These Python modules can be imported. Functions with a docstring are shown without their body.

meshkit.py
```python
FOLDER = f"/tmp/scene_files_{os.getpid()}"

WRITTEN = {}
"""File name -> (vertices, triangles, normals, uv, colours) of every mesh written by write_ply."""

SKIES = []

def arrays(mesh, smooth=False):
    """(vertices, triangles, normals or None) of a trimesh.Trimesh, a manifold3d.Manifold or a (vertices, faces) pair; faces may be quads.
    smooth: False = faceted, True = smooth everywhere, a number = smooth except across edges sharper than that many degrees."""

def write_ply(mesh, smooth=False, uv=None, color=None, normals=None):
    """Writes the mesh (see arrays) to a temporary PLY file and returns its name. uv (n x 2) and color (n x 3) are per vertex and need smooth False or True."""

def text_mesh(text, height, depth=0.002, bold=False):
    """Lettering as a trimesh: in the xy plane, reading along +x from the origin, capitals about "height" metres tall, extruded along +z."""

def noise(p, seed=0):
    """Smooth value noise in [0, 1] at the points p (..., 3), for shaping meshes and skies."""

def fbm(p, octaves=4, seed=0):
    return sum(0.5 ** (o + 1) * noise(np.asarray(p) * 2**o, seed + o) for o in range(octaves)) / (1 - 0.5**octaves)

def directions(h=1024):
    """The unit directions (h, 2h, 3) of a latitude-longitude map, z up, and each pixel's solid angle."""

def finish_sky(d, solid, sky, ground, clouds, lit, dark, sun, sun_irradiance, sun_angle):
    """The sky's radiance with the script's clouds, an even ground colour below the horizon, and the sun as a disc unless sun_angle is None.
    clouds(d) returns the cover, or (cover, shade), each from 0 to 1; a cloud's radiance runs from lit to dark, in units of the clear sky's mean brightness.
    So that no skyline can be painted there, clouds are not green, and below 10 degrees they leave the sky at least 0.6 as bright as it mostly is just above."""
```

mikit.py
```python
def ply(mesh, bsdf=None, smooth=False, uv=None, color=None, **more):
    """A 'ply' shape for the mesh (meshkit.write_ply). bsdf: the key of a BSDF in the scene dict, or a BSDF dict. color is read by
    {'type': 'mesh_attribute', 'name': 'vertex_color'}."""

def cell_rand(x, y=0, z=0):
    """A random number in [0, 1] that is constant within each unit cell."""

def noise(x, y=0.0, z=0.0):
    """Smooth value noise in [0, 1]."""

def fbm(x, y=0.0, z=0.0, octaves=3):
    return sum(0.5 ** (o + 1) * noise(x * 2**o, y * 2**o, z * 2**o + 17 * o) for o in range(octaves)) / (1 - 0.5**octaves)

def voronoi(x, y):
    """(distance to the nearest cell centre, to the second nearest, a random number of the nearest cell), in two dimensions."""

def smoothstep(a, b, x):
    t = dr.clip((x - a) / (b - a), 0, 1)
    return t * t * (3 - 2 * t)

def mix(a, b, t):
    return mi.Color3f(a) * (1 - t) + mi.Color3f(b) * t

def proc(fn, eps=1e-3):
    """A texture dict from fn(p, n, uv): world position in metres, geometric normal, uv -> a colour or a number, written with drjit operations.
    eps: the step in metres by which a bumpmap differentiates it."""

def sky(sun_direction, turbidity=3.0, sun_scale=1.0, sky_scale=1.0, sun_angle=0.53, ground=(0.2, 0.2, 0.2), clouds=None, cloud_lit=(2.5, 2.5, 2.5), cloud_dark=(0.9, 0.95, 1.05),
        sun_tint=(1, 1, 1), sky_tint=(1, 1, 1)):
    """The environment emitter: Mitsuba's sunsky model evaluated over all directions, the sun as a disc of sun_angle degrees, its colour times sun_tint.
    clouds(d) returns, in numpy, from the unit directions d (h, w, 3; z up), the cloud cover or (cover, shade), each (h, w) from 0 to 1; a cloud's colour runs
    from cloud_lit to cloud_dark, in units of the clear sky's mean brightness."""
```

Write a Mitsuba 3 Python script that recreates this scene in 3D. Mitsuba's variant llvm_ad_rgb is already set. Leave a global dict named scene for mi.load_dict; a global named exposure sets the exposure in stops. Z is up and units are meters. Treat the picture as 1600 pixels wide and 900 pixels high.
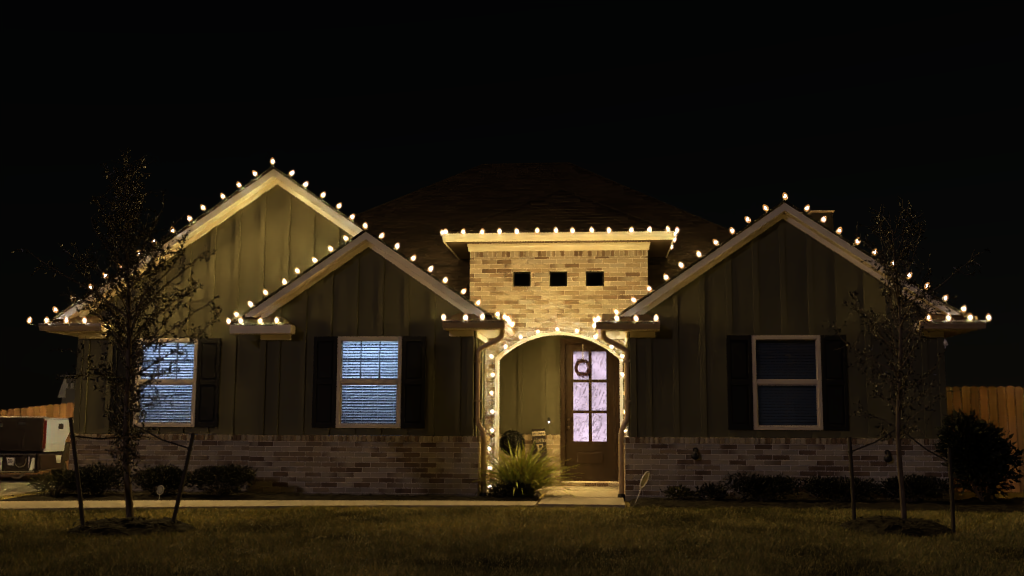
import math, random
import numpy as np, trimesh, drjit as dr, mitsuba as mi
import mikit, meshkit
from mikit import noise, fbm, smoothstep, mix, cell_rand, voronoi
from shapely.geometry import Polygon, box as sbox, MultiPolygon
from shapely.ops import unary_union
from shapely import affinity

T = mi.ScalarTransform4f
scene, labels = {'type': 'scene'}, {}

# ------------------------------------------------------------------ camera, sky, exposure
scene['camera'] = {'type': 'perspective', 'fov': 52.1, 'fov_axis': 'x', 'near_clip': 0.1, 'far_clip': 400.0,
                   'to_world': T().look_at([0, -16, 1.2], [-0.08551, -15.01173, 1.32656], [0.00667, -0.12643, 0.99195])}
# night: a very dim sky; the low "sun" is the far street light behind the camera that throws the soft frontal fill
scene['sky'] = mikit.sky((-0.53, -0.85, 0.34), turbidity=3, sun_scale=0.145, sky_scale=0.019, sun_angle=2.0, ground=(0.05, 0.05, 0.05),
                         sun_tint=(1.0, 1.06, 2.2), sky_tint=(1.2, 0.84, 0.62))
scene['sky']['sampling_weight'] = 30.0      # most light here comes from the bulbs
exposure = 0.0
BULB = 300.0
WARM = (1.0, 0.655, 0.215)

# ------------------------------------------------------------------ helpers
rng = random.Random(7)

class MB:
    """vertices, triangles and (optional) colours of one mesh"""
    def __init__(s): s.v, s.f, s.c, s.n = [], [], [], 0
    def add(s, v, f, c=None):
        v = np.asarray(v, float); f = np.asarray(f, int)
        if f.ndim == 2 and f.shape[1] == 4: f = np.vstack([f[:, [0, 1, 2]], f[:, [0, 2, 3]]])
        s.v.append(v); s.f.append(f + s.n); s.n += len(v)
        if c is not None:
            c = np.asarray(c, float); s.c.append(np.tile(c, (len(v), 1)) if c.ndim == 1 else c)
        return s
    def mesh(s): return np.vstack(s.v), np.vstack(s.f)
    def colors(s): return np.vstack(s.c) if s.c else None
    def box(s, x0, x1, y0, y1, z0, z1, c=None):
        v = np.array([[x, y, z] for x in (x0, x1) for y in (y0, y1) for z in (z0, z1)])
        return s.add(v, [[0, 1, 3, 2], [4, 6, 7, 5], [0, 4, 5, 1], [2, 3, 7, 6], [0, 2, 6, 4], [1, 5, 7, 3]], c)
    def bev(s, x0, x1, y0, y1, z0, z1, b=.004, c=None):
        """box with bevelled edges: hull of three shrunk boxes"""
        pts = [[x, y, z] for x in (x0 + b, x1 - b) for y in (y0 + b, y1 - b) for z in (z0, z1)]
        pts += [[x, y, z] for x in (x0 + b, x1 - b) for y in (y0, y1) for z in (z0 + b, z1 - b)]
        pts += [[x, y, z] for x in (x0, x1) for y in (y0 + b, y1 - b) for z in (z0 + b, z1 - b)]
        h = trimesh.convex.convex_hull(np.array(pts))
        return s.add(h.vertices, h.faces, c)
    def prism(s, poly, y0, y1, c=None):
        """polygon in (x, z), extruded from y0 (front, towards the camera) to y1"""
        for g in getattr(poly, 'geoms', [poly]):
            if g.is_empty or g.geom_type != 'Polygon' or g.area < 1e-7: continue
            m = trimesh.creation.extrude_polygon(g, y1 - y0, engine='earcut')
            v = np.array(m.vertices); w = np.stack([v[:, 0], y0 + v[:, 2], v[:, 1]], 1)
            s.add(w, np.array(m.faces)[:, ::-1], c)
        return s
    def slabz(s, poly, z0, z1, c=None):
        for g in getattr(poly, 'geoms', [poly]):
            if g.is_empty: continue
            m = trimesh.creation.extrude_polygon(g, z1 - z0, engine='earcut')
            v = np.array(m.vertices); v[:, 2] += z0
            s.add(v, m.faces, c)
        return s
    def sidex(s, poly, x0, x1, c=None):
        """polygon in (y, z), extruded along x"""
        for g in getattr(poly, 'geoms', [poly]):
            if g.is_empty: continue
            m = trimesh.creation.extrude_polygon(g, x1 - x0, engine='earcut')
            v = np.array(m.vertices); s.add(np.stack([x0 + v[:, 2], v[:, 0], v[:, 1]], 1), m.faces, c)
        return s
    def tube(s, pts, rad, n=7, c=None, cap=True):
        P = np.asarray(pts, float); R = np.broadcast_to(np.asarray(rad, float), (len(P),))
        t = np.gradient(P, axis=0); t /= np.linalg.norm(t, axis=1, keepdims=True) + 1e-9
        up = np.array([0.13, 0.31, 0.94]) if abs(t[:, 2]).mean() < .8 else np.array([0.9, 0.4, 0.1])
        a = np.cross(t, up); a /= np.linalg.norm(a, axis=1, keepdims=True) + 1e-9
        b = np.cross(t, a); th = np.arange(n) * 2 * np.pi / n
        v = (P[:, None] + R[:, None, None] * (np.cos(th)[None, :, None] * a[:, None] + np.sin(th)[None, :, None] * b[:, None])).reshape(-1, 3)
        f = []
        for i in range(len(P) - 1):
            for k in range(n):
                f.append([i * n + k, i * n + (k + 1) % n, (i + 1) * n + (k + 1) % n, (i + 1) * n + k])
        f = np.array(f); f = np.vstack([f[:, [0, 1, 2]], f[:, [0, 2, 3]]])
        if cap:
            e = len(v); v = np.vstack([v, P[:1], P[-1:]])
            f = np.vstack([f, [[e, (k + 1) % n, k] for k in range(n)], [[e + 1, (len(P) - 1) * n + k, (len(P) - 1) * n + (k + 1) % n] for k in range(n)]])
        return s.add(v, f, c)
    def tri(s, tm, M=None, c=None):
        v = np.array(tm.vertices)
        if M is not None: v = v @ np.asarray(M)[:3, :3].T + np.asarray(M)[:3, 3]
        return s.add(v, tm.faces, c)

def key_for(k):
    if k not in scene: return k
    i = 1
    while f'{k}_{i:03d}' in scene: i += 1
    return f'{k}_{i:03d}'

def part(key, mb, mat, smooth=False, label=None, kind=None, **more):
    k = key_for(key)
    m = mb.mesh() if isinstance(mb, MB) else mb
    col = mb.colors() if isinstance(mb, MB) else None
    scene[k] = mikit.ply(m, mat, smooth=smooth, color=col, **more)
    if label or kind:
        labels[k] = {}
        if label: labels[k]['label'] = label
        if kind: labels[k]['kind'] = kind
    return k

def thing(key, label, cat, group=None):
    labels[key] = {'label': label, 'category': cat}
    if group: labels[key]['group'] = group
    return key

# ------------------------------------------------------------------ materials
def P3(name, **k):
    d = {'type': 'principled', 'specular': 0.3}
    for a, b in k.items():
        if a == 'base_color' and isinstance(b, (tuple, list)): b = {'type': 'rgb', 'value': list(b)}
        d[a] = b
    scene[name] = {'type': 'twosided', 'bsdf': d}
    return d

def bumped(name, inner, fn, scale, eps=2e-3):
    scene[name] = {'type': 'twosided', 'bsdf': {'type': 'bumpmap', 'texture': mikit.proc(fn, eps), 'scale': scale, 'bsdf': inner}}

def siding_col(p, n, uv):
    g = fbm(p.x * 2.0, p.y * 2.0, p.z * 1.0, 3)
    s = fbm(p.x * 14, p.y * 14, p.z * 2, 2)
    return mix((0.066, 0.064, 0.040), (0.084, 0.080, 0.050), g * .7 + s * .3)
P3('m_siding', base_color=mikit.proc(siding_col), roughness=.65, specular=.25)
def trim_col(p, n, uv):
    g = fbm(p.x * 4, p.y * 4 + 3, p.z * 4, 3); s = smoothstep(.55, .8, fbm(p.x * 1.7 + 9, p.y, p.z * 7, 3))
    return mix(mix((0.72, 0.66, 0.54), (0.82, 0.755, 0.63), g), (0.50, 0.45, 0.36), s * .35)
P3('m_trim', base_color=mikit.proc(trim_col), roughness=.55)
vc = {'type': 'mesh_attribute', 'name': 'vertex_color'}
P3('m_brick', base_color=vc, roughness=.88, specular=.2)
def mortar_col(p, n, uv):
    return mix((0.60, 0.55, 0.47), (0.72, 0.66, 0.57), fbm(p.x * 5, p.y * 5, p.z * 5, 2))
P3('m_mortar', base_color=mikit.proc(mortar_col), roughness=.95)
P3('m_shelf', base_color=(.07, .046, .03), roughness=.95)  # roof brown lightened so the shelf roofs seem lit by the bulbs
P3('m_shingle', base_color=vc, roughness=.95)
P3('m_gutter', base_color=(0.35, 0.26, 0.17), roughness=.3, specular=.5)
P3('m_paneglass', base_color=(0.03, 0.03, 0.035), roughness=.12, specular=.5)
P3('m_black', base_color=(0.012, 0.012, 0.013), roughness=.45)
P3('m_shutter', base_color=(0.0055, 0.0058, 0.0068), roughness=.6, specular=.15)
P3('m_frame', base_color=(0.50, 0.44, 0.37), roughness=.45)
P3('m_muntin', base_color=(0.06, 0.06, 0.07), roughness=.5)
scene['m_glass'] = {'type': 'thindielectric', 'int_ior': 1.5}
def wood_col(p, n, uv):
    g = fbm(p.x * 22, p.y * 22, p.z * 2.0, 2); k = fbm(p.x * 5, 3.1, p.z * 1.1, 3)
    return mix((0.007, 0.0036, 0.002), (0.028, 0.013, 0.006), g * .55 + k * .45)
P3('m_door', base_color=mikit.proc(wood_col), roughness=.38, specular=.45)
def conc_col(p, n, uv):
    g = fbm(p.x * 2, p.y * 2, 1.0, 4); s = fbm(p.x * 45, p.y * 45, 2.0, 2)
    st = smoothstep(.55, .75, fbm(p.x * .9 + 4, p.y * 3, 5, 3))
    return mix(mix((0.18, 0.16, 0.125), (0.29, 0.26, 0.205), g * .6 + s * .4), (0.22, .19, .14), st * .5)
bumped('m_concrete', {'type': 'principled', 'base_color': mikit.proc(conc_col), 'roughness': 0.9, 'specular': 0.2},
       lambda p, n, uv: fbm(p.x * 60, p.y * 60, 0.0, 3), 0.004)
def soil_col(p, n, uv):
    return mix((0.004, 0.0033, 0.0026), (0.015, 0.012, 0.009), fbm(p.x * 25, p.y * 25, p.z * 25, 3))
bumped('m_mulch', {'type': 'principled', 'base_color': mikit.proc(soil_col), 'roughness': 0.95, 'specular': 0.15},
       lambda p, n, uv: fbm(p.x * 30, p.y * 30, p.z * 30, 3), 0.02)
def lawn_col(p, n, uv):
    a = fbm(p.x * .8, p.y * .8, 0, 3); b = fbm(p.x * 14, p.y * 14, 3, 3)
    return mix((0.07, 0.055, 0.018), (0.18, 0.14, 0.045), a * .4 + b * .6)
P3('m_lawn', base_color=mikit.proc(lawn_col), roughness=.95)
P3('m_grass', base_color=vc, roughness=.7, specular=.15)
P3('m_leaf', base_color=vc, roughness=.4, specular=.35)
P3('m_shrubleaf', base_color=vc, roughness=.6, specular=.12)
def bark_col(p, n, uv):
    return mix((0.055, 0.042, 0.03), (0.15, 0.12, 0.09), fbm(p.x * 40, p.y * 40, p.z * 12, 3))
bumped('m_bark', {'type': 'principled', 'base_color': mikit.proc(bark_col), 'roughness': 0.9, 'specular': 0.2},
       lambda p, n, uv: fbm(p.x * 60, p.y * 60, p.z * 18, 3), 0.006)
P3('m_fence', base_color=vc, roughness=.85)
P3('m_stake', base_color=(0.030, 0.024, 0.018), roughness=.8)
P3('m_strap', base_color=(0.02, 0.018, 0.016), roughness=.7)
P3('m_cord', base_color=(0.022, 0.03, 0.016), roughness=.5)
P3('m_white', base_color=(0.82, 0.79, 0.76), roughness=.4)
P3('m_chrome', base_color=(0.55, 0.55, 0.58), roughness=.12, metallic=1.0)
P3('m_whitepaint', base_color=(0.84, 0.80, 0.77), roughness=.3, specular=.5, clearcoat=.6)
P3('m_blackpaint', base_color=(0.012, 0.010, 0.013), roughness=.08, specular=.22, clearcoat=.0)
P3('m_redlens', base_color=(0.05, 0.003, 0.004), roughness=.2, specular=.5)
P3('m_rubber', base_color=(0.012, 0.012, 0.012), roughness=.8)
P3('m_brass', base_color=(0.10, 0.075, 0.05), roughness=.3, metallic=.9)
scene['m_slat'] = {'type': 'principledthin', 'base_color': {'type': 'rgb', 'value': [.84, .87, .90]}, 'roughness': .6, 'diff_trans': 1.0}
P3('m_slatdark', base_color=(0.05, 0.06, 0.075), roughness=.6)  # blind slats darkened to stand for the unlit window
P3('m_room', base_color=(0.010, 0.014, 0.026), roughness=.9)
P3('m_roomdark', base_color=(0.02, 0.022, 0.03), roughness=.9)
P3('m_shedtrim', base_color=(0.25, 0.26, 0.27), roughness=.7)
P3('m_signboard', base_color=(0.010, 0.005, 0.004), roughness=.6)
P3('m_signwhite', base_color=(0.55, 0.49, 0.40), roughness=.7)
P3('m_berry', base_color=(0.035, 0.012, 0.013), roughness=.5)
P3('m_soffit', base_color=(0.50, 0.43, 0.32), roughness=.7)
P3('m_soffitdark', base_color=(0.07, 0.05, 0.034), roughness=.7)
P3('m_ceiling', base_color=(0.55, 0.48, 0.36), roughness=.7)
P3('m_plain', base_color=(0.09, 0.09, 0.09), roughness=.8)

# ------------------------------------------------------------------ key measures (metres)
YL, YT, YD = 0.25, 1.44, 2.70            # big gable wall, entry tower face, door wall; the two wings stand at y = 0
K0, KL, K1, K2, K3 = -8.43, -5.33, -1.97, 0.42, 5.04
S = 0.687                                # roof slope
ZG, ZW = 0.05, 0.98                      # ground, wainscot top
PEAK = {'big': (-5.23, 5.205), 'small': (-3.65, 4.12), 'right': (2.75, 4.49)}
TX0, TX1, TZ = -2.227, 0.766, 4.20       # tower walls, soffit height
AX0, AX1, ASP, ATOP = -1.735, 0.285, 2.235, 2.655   # arch opening
WIN = [(-7.45, -6.437, YL), (-4.10, -3.087, 0.0), (2.239, 3.252, 0.0)]
WZ0, WZ1, SHW = 1.093, 2.504, 0.375

def chevron(px, pz, lo, hi, d0, d1):
    """band between d0 and d1 below the roof line, from x = lo to hi"""
    top = [(lo, pz - S * abs(lo - px) - d0), (px, pz - d0), (hi, pz - S * abs(hi - px) - d0)]
    bot = [(hi, pz - S * abs(hi - px) - d1), (px, pz - d1), (lo, pz - S * abs(lo - px) - d1)]
    if lo >= px or hi <= px: top.pop(1); bot.pop(1)
    return Polygon(top + bot)

def gable_poly(px, pz, lo, hi, z0, drop=.12):
    pts = [(lo, z0), (hi, z0), (hi, pz - drop - S * abs(hi - px))]
    if lo < px < hi: pts.append((px, pz - drop))
    pts.append((lo, pz - drop - S * abs(lo - px)))
    return Polygon(pts)

# ------------------------------------------------------------------ ground, walk, beds
HOUSE = thing('house', 'olive board and batten house with brick base, front gables and arched brick entry tower', 'house')

g = MB(); n_ = 1
g.add([[-200, -120, ZG - .02], [200, -120, ZG - .02], [200, 220, ZG - .02], [-200, 220, ZG - .02]], [[0, 1, 2, 3]])
part('ground', g, 'm_lawn', kind='structure')
walk = Polygon([(-12.5, -4.30), (-7.69, -2.95), (-5.2, -2.28), (-2.95, -1.72), (-.93, -1.46), (-.93, -.70), (-3.15, -.86), (-5.6, -1.17), (-8.4, -1.77), (-12.5, -2.85)])
m = MB()
xs = [-12.5, -9.2, -7.6, -6.1, -4.6, -3.1, -1.9, -.93]
for a, b in zip(xs[:-1], xs[1:]):
    m.slabz(walk.intersection(sbox(a + .006, -9, b - .006, 3)), -.05, .068)
part('sidewalk', m, 'm_concrete', kind='structure')
m = MB()
for (y0, y1, z) in ((-1.36, -.02, .080), (-.008, 1.42, .086), (1.432, 2.69, .092)):
    x0, x1 = (-.90, .30) if y0 < 1.4 else (-1.95, .40)
    m.bev(x0, x1, y0, y1, -.05, z, .006)
part('porch_floor', m, 'm_concrete', kind='structure')
m = MB(); m.slabz(Polygon([(-30, -2), (-9.15, -2), (-9.15, 5.5), (-30, 5.5)]), -.05, .045)
part('driveway', m, 'm_concrete', kind='structure')

def mound(poly, z0, h, seed, cell=.09):
    """a low bed of mulch over a plan polygon"""
    x0, y0, x1, y1 = poly.bounds
    nx, ny = max(3, int((x1 - x0) / cell)), max(3, int((y1 - y0) / cell))
    X, Y = np.meshgrid(np.linspace(x0, x1, nx), np.linspace(y0, y1, ny), indexing='ij')
    from shapely import points, distance, contains
    pts = points(np.stack([X.ravel(), Y.ravel()], 1))
    ins = contains(poly, pts).reshape(X.shape); d = distance(poly.boundary, pts).reshape(X.shape)
    nz = meshkit.fbm(np.stack([X * 7, Y * 7, X * 0 + seed], -1), 3)
    Z = np.where(ins, z0 + h * np.clip(d / .22, 0, 1) * (.55 + .9 * nz) + .03 * (nz - .5), z0 - .06)
    idx = np.arange(nx * ny).reshape(nx, ny)
    f = np.stack([idx[:-1, :-1], idx[1:, :-1], idx[1:, 1:], idx[:-1, 1:]], -1).reshape(-1, 4)
    return MB().add(np.stack([X, Y, Z], -1).reshape(-1, 3), f)

def chips(mb, poly, n, seed, z):
    r = np.random.default_rng(seed); x0, y0, x1, y1 = poly.bounds
    from shapely import points, contains
    p = r.uniform((x0, y0), (x1, y1), (n, 2)); p = p[contains(poly, points(p))]
    for x, y in p:
        a = r.uniform(0, 6.28); L, w = r.uniform(.02, .05), r.uniform(.006, .014); ca, sa = math.cos(a), math.sin(a); t = r.uniform(-.02, .03)
        zz = z(x, y)
        mb.add([[x - ca * L - sa * w, y - sa * L + ca * w, zz], [x - ca * L + sa * w, y - sa * L - ca * w, zz], [x + ca * L + sa * w, y + sa * L - ca * w, zz + t], [x + ca * L - sa * w, y + sa * L + ca * w, zz + t]], [[0, 1, 2, 3]])

bedL = Polygon([(-8.6, -1.80), (-5.6, -1.16), (-3.15, -.85), (-1.0, -.69), (-.94, -.3), (-.94, 1.40), (-1.93, 1.40), (-1.93, -.05), (-8.6, .18)])
bedR = Polygon([(.34, -1.30), (1.6, -1.25), (3.1, -1.30), (4.4, -1.5), (5.6, -1.62), (9, -1.9), (9, .6), (5.2, .6), (5.2, -.05), (.50, -.05), (.36, 1.3), (.33, 1.3)])
for poly, sd in ((bedL, 2), (bedR, 5)):
    mb = mound(poly, .05, .05, sd)
    chips(mb, poly.buffer(-.08), 900, sd, lambda x, y: .11 + .01 * math.sin(31 * x + 17 * y))
    part('planting_bed', mb, 'm_mulch', smooth=False, kind='structure')

# lawn blades: one dense sheet of grass
from shapely.geometry import Point
meshkit_point = lambda x, y: Point(x, y).buffer(1.0)
def grass():
    r = np.random.default_rng(11); N = 300000
    y = -9.4 + (r.random(N) ** .85) * 8.3; half = (y + 16) * .56 + .4
    x = r.uniform(-1, 1, N) * half - (y + 16) * .085
    from shapely import points, contains
    pts = points(np.stack([x, y], 1))
    bad = contains(unary_union([walk.buffer(.01), bedL, bedR.buffer(-.02), sbox(-1, -1.40, .33, 3), affinity.scale(meshkit_point(-5.0, -5.05), .64, .60), affinity.scale(meshkit_point(3.22, -3.88), .58, .76)]), pts) | (y > -1.16 - .02 * x)
    x, y = x[~bad], y[~bad]; n = len(x)
    pn = meshkit.fbm(np.stack([x * 1.1, y * 1.1, x * 0], -1), 3); pf = meshkit.noise(np.stack([x * 6, y * 6, x * 0 + 4], -1))
    h = (.020 + .036 * r.random(n)) * (.45 + 1.1 * pf); a = r.uniform(0, 2 * np.pi, n); lean = r.uniform(.2, 1.1, n) * h; w = r.uniform(.0022, .0042, n) * (1 + (y + 9) * .07)
    dx, dy = np.cos(a), np.sin(a); tx, ty = np.cos(a + r.uniform(.8, 2.3, n)), np.sin(a + r.uniform(.8, 2.3, n))
    z0 = np.full(n, ZG - .022)
    v = np.stack([np.stack([x - dx * w, y - dy * w, z0], 1), np.stack([x + dx * w, y + dy * w, z0], 1), np.stack([x + tx * lean, y + ty * lean, z0 + h], 1)], 1).reshape(-1, 3)
    base = np.where((r.random(n) < .25 + .35 * pn)[:, None], [[.33, .27, .10]], [[.125, .135, .036]])
    col = base * r.uniform(.6, 1.35, (n, 1)) * (.35 + 1.3 * np.clip(pn * 1.6 - .3, 0, 1)[:, None])
    mb = MB(); mb.add(v, np.arange(3 * n).reshape(-1, 3), np.repeat(col, 3, 0))
    k = part('lawn_grass', mb, 'm_grass', kind='stuff', label='short patchy brown and green lawn grass in front of the house')
    labels[k]['category'] = 'grass'
grass()

# ------------------------------------------------------------------ bricks
TONES = np.array([(.43, .375, .285), (.38, .32, .235), (.33, .27, .19), (.41, .35, .265), (.27, .205, .14), (.35, .31, .25)])
DARK = np.array((.115, .078, .052))

def one_brick(mb, x0, x1, z0, z1, y, r, proud=.009, flip=None):
    """brick face in the plane y (front towards -y), three columns wide so a flashed end can be dark; flip maps (x, y, z) to where the wall runs"""
    c = .0035; y = y - proud + r.uniform(-.002, .002); j = lambda: r.uniform(-.0015, .0015)
    tone = TONES[r.randrange(len(TONES))] * r.uniform(.74, .96)
    k = [tone * r.uniform(.93, 1.07) for _ in range(4)]
    q = r.random()
    if q < .17: k = [DARK * r.uniform(.8, 1.6) for _ in range(4)]
    elif q < .28: k[0] = DARK * 1.3; k[1] = (k[1] + DARK) / 2
    elif q < .39: k[3] = DARK * 1.3; k[2] = (k[2] + DARK) / 2
    xs = np.linspace(x0 + c, x1 - c, 4)
    v, col = [], []
    for i, xx in enumerate(xs):
        for zz in (z0 + c, z1 - c): v.append([xx, y + j() * .5, zz]); col.append(k[i])
    ring = [(x0 + j(), z0 + j()), (x1 + j(), z0 + j()), (x1 + j(), z1 + j()), (x0 + j(), z1 + j())]
    for (xx, zz), kk in zip(ring, (0, 3, 3, 0)): v.append([xx, y + c, zz]); col.append(k[kk] * .92)
    for (xx, zz), kk in zip(ring, (0, 3, 3, 0)): v.append([xx, y + proud + .006, zz]); col.append(k[kk] * .85)
    f = [[0, 2, 3, 1], [2, 4, 5, 3], [4, 6, 7, 5]]
    F = [t for a in f for t in ([a[0], a[1], a[2]], [a[0], a[2], a[3]])]
    F += [[8, 9, 6], [8, 6, 4], [8, 4, 2], [8, 2, 0], [11, 1, 3], [11, 3, 5], [11, 5, 7], [11, 7, 10], [9, 10, 7], [9, 7, 6], [11, 8, 0], [11, 0, 1]]
    for a in range(4):
        b = (a + 1) % 4; F += [[8 + a, 12 + a, 12 + b], [8 + a, 12 + b, 8 + b]]
    v = np.array(v)
    if flip: v = flip(v)
    mb.add(v, F, np.array(col))

def cut_brick(mb, poly, y, r, proud=.009, flip=None):
    tone = TONES[r.randrange(len(TONES))] * r.uniform(.8, 1.1)
    t = MB().prism(poly, y - proud, y + .006)
    if not t.v: return False
    v, f = t.mesh(); mb.add(flip(v) if flip else v, f, tone); return True

BL, BH, J = .254, .0765, .0105
def brick_cells(region, zbase, seed, xoff=0.0, bl=BL, bh=BH, run=True):
    x0, z0, x1, z1 = region.bounds; r = random.Random(seed); out = []
    row = int((z0 - zbase) / bh) - 1
    while zbase + row * bh < z1:
        za = zbase + row * bh; off = xoff + (bl / 2 if (row % 2 and run) else 0)
        i = int((x0 - off) / bl) - 1
        while off + i * bl < x1:
            a = off + i * bl; cell = sbox(a + J / 2, za + J / 2, a + bl - J / 2, za + bh - J / 2)
            q = region.intersection(cell)
            if not q.is_empty and q.area > .0007:
                full = q.area > cell.area * .999 or (abs(q.area - (q.bounds[2] - q.bounds[0]) * (q.bounds[3] - q.bounds[1])) < 1e-6 and q.geom_type == 'Polygon')
                out.append((q, full))
            i += 1
        row += 1
    return out

def lay(cells, y, seed, holder, name='brick', as_parts=True, mb=None, flip=None, proud=.009):
    r = random.Random(seed)
    for q, full in cells:
        t = MB() if as_parts else mb
        if full: b = q.bounds; one_brick(t, b[0], b[2], b[1], b[3], y, r, proud, flip)
        elif not cut_brick(t, q, y, r, proud, flip): continue
        if as_parts: part(f'{holder}__{name}', t, 'm_brick')

# ------------------------------------------------------------------ walls of the house
def windows_hole(i, grow=0.0, sh=False):
    x0, x1, y = WIN[i]
    if sh: x0 -= SHW; x1 += SHW
    return sbox(x0 - grow, WZ0 - grow, x1 + grow, WZ1 + grow)

def siding(name, region, hole, y, th, x_from, seedx=0.0, pitch=.406, w=.085, side=None, nobat=None):
    reg = region.difference(hole) if hole is not None else region
    flip = side
    m = MB().prism(reg, y, y + th); v, f = m.mesh()
    k = part(f'house__{name}', MB().add(flip(v) if flip else v, f), 'm_siding')
    b = x_from; breg = reg.difference(nobat) if nobat is not None else reg
    while b < reg.bounds[2]:
        q = breg.intersection(sbox(b, -1, b + w, 9))
        for gq in getattr(q, 'geoms', [q]):
            if gq.is_empty or gq.area < .004: continue
            v, f = MB().prism(gq, y - .028, y - .001).mesh()
            part(f'{k}__batten', MB().add(flip(v) if flip else v, f), 'm_siding')
        b += pitch
    return k

big = gable_poly(*PEAK['big'], K0, K1, ZW, .14)
siding('siding_wall', big.intersection(sbox(-9, 0, KL + .25, 6)).union(big.intersection(sbox(KL + .25, 2.765, K1 - .1, 6))), windows_hole(0), YL, .10, K0 + .10, nobat=windows_hole(0, .005, True))
sm = gable_poly(*PEAK['small'], KL, K1, ZW, .14)
siding('siding_wall', sm, windows_hole(1), 0.0, .10, KL + .23, nobat=windows_hole(1, .005, True))
rg = gable_poly(*PEAK['right'], K2, K3, ZW, .14)
siding('siding_wall', rg, windows_hole(2), 0.0, .10, K2 + .235, nobat=windows_hole(2, .005, True))
# corner boards
for x0, x1, y, zt in ((K0, K0 + .09, YL, 2.62), (KL, KL + .09, 0, 2.6), (K1 - .09, K1, 0, 2.55), (K2, K2 + .09, 0, 2.55), (K3 - .09, K3, 0, 2.55)):
    m = MB(); m.bev(x0 - .004, x1, y - .032, y - .001, ZW + .004, zt, .003); part('house__corner_board', m, 'm_siding')
# side walls of the wings facing the entry, the house's outer side walls, back and tower sides
flipL = lambda v: np.stack([K1 - v[:, 1], v[:, 0], v[:, 2]], 1)      # wall facing +x: local x -> y
flipR = lambda v: np.stack([K2 + v[:, 1], v[:, 0], v[:, 2]], 1)      # wall facing -x
siding('side_wall', sbox(.004, ZW, YT, 2.66), None, 0.0, .09, .10, pitch=.40, w=.085, side=flipL)
siding('side_wall', sbox(.004, ZW, YT, 2.66), None, 0.0, .09, .10, pitch=.40, w=.085, side=flipR)
m = MB(); m.box(K0, K0 + .1, YL + .11, 12, 0, 2.75); m.box(K3 - .1, K3, .11, 12, 0, 2.75); m.box(K0 + .11, K3 - .11, 11.9, 12, 0, 2.75)
part('house__outer_wall', m, 'm_siding')
m = MB(); m.box(TX0, TX0 + .09, YT + .26, 3.4, 2.6, TZ + .05); part('house__tower_side', m, 'm_siding')
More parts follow.
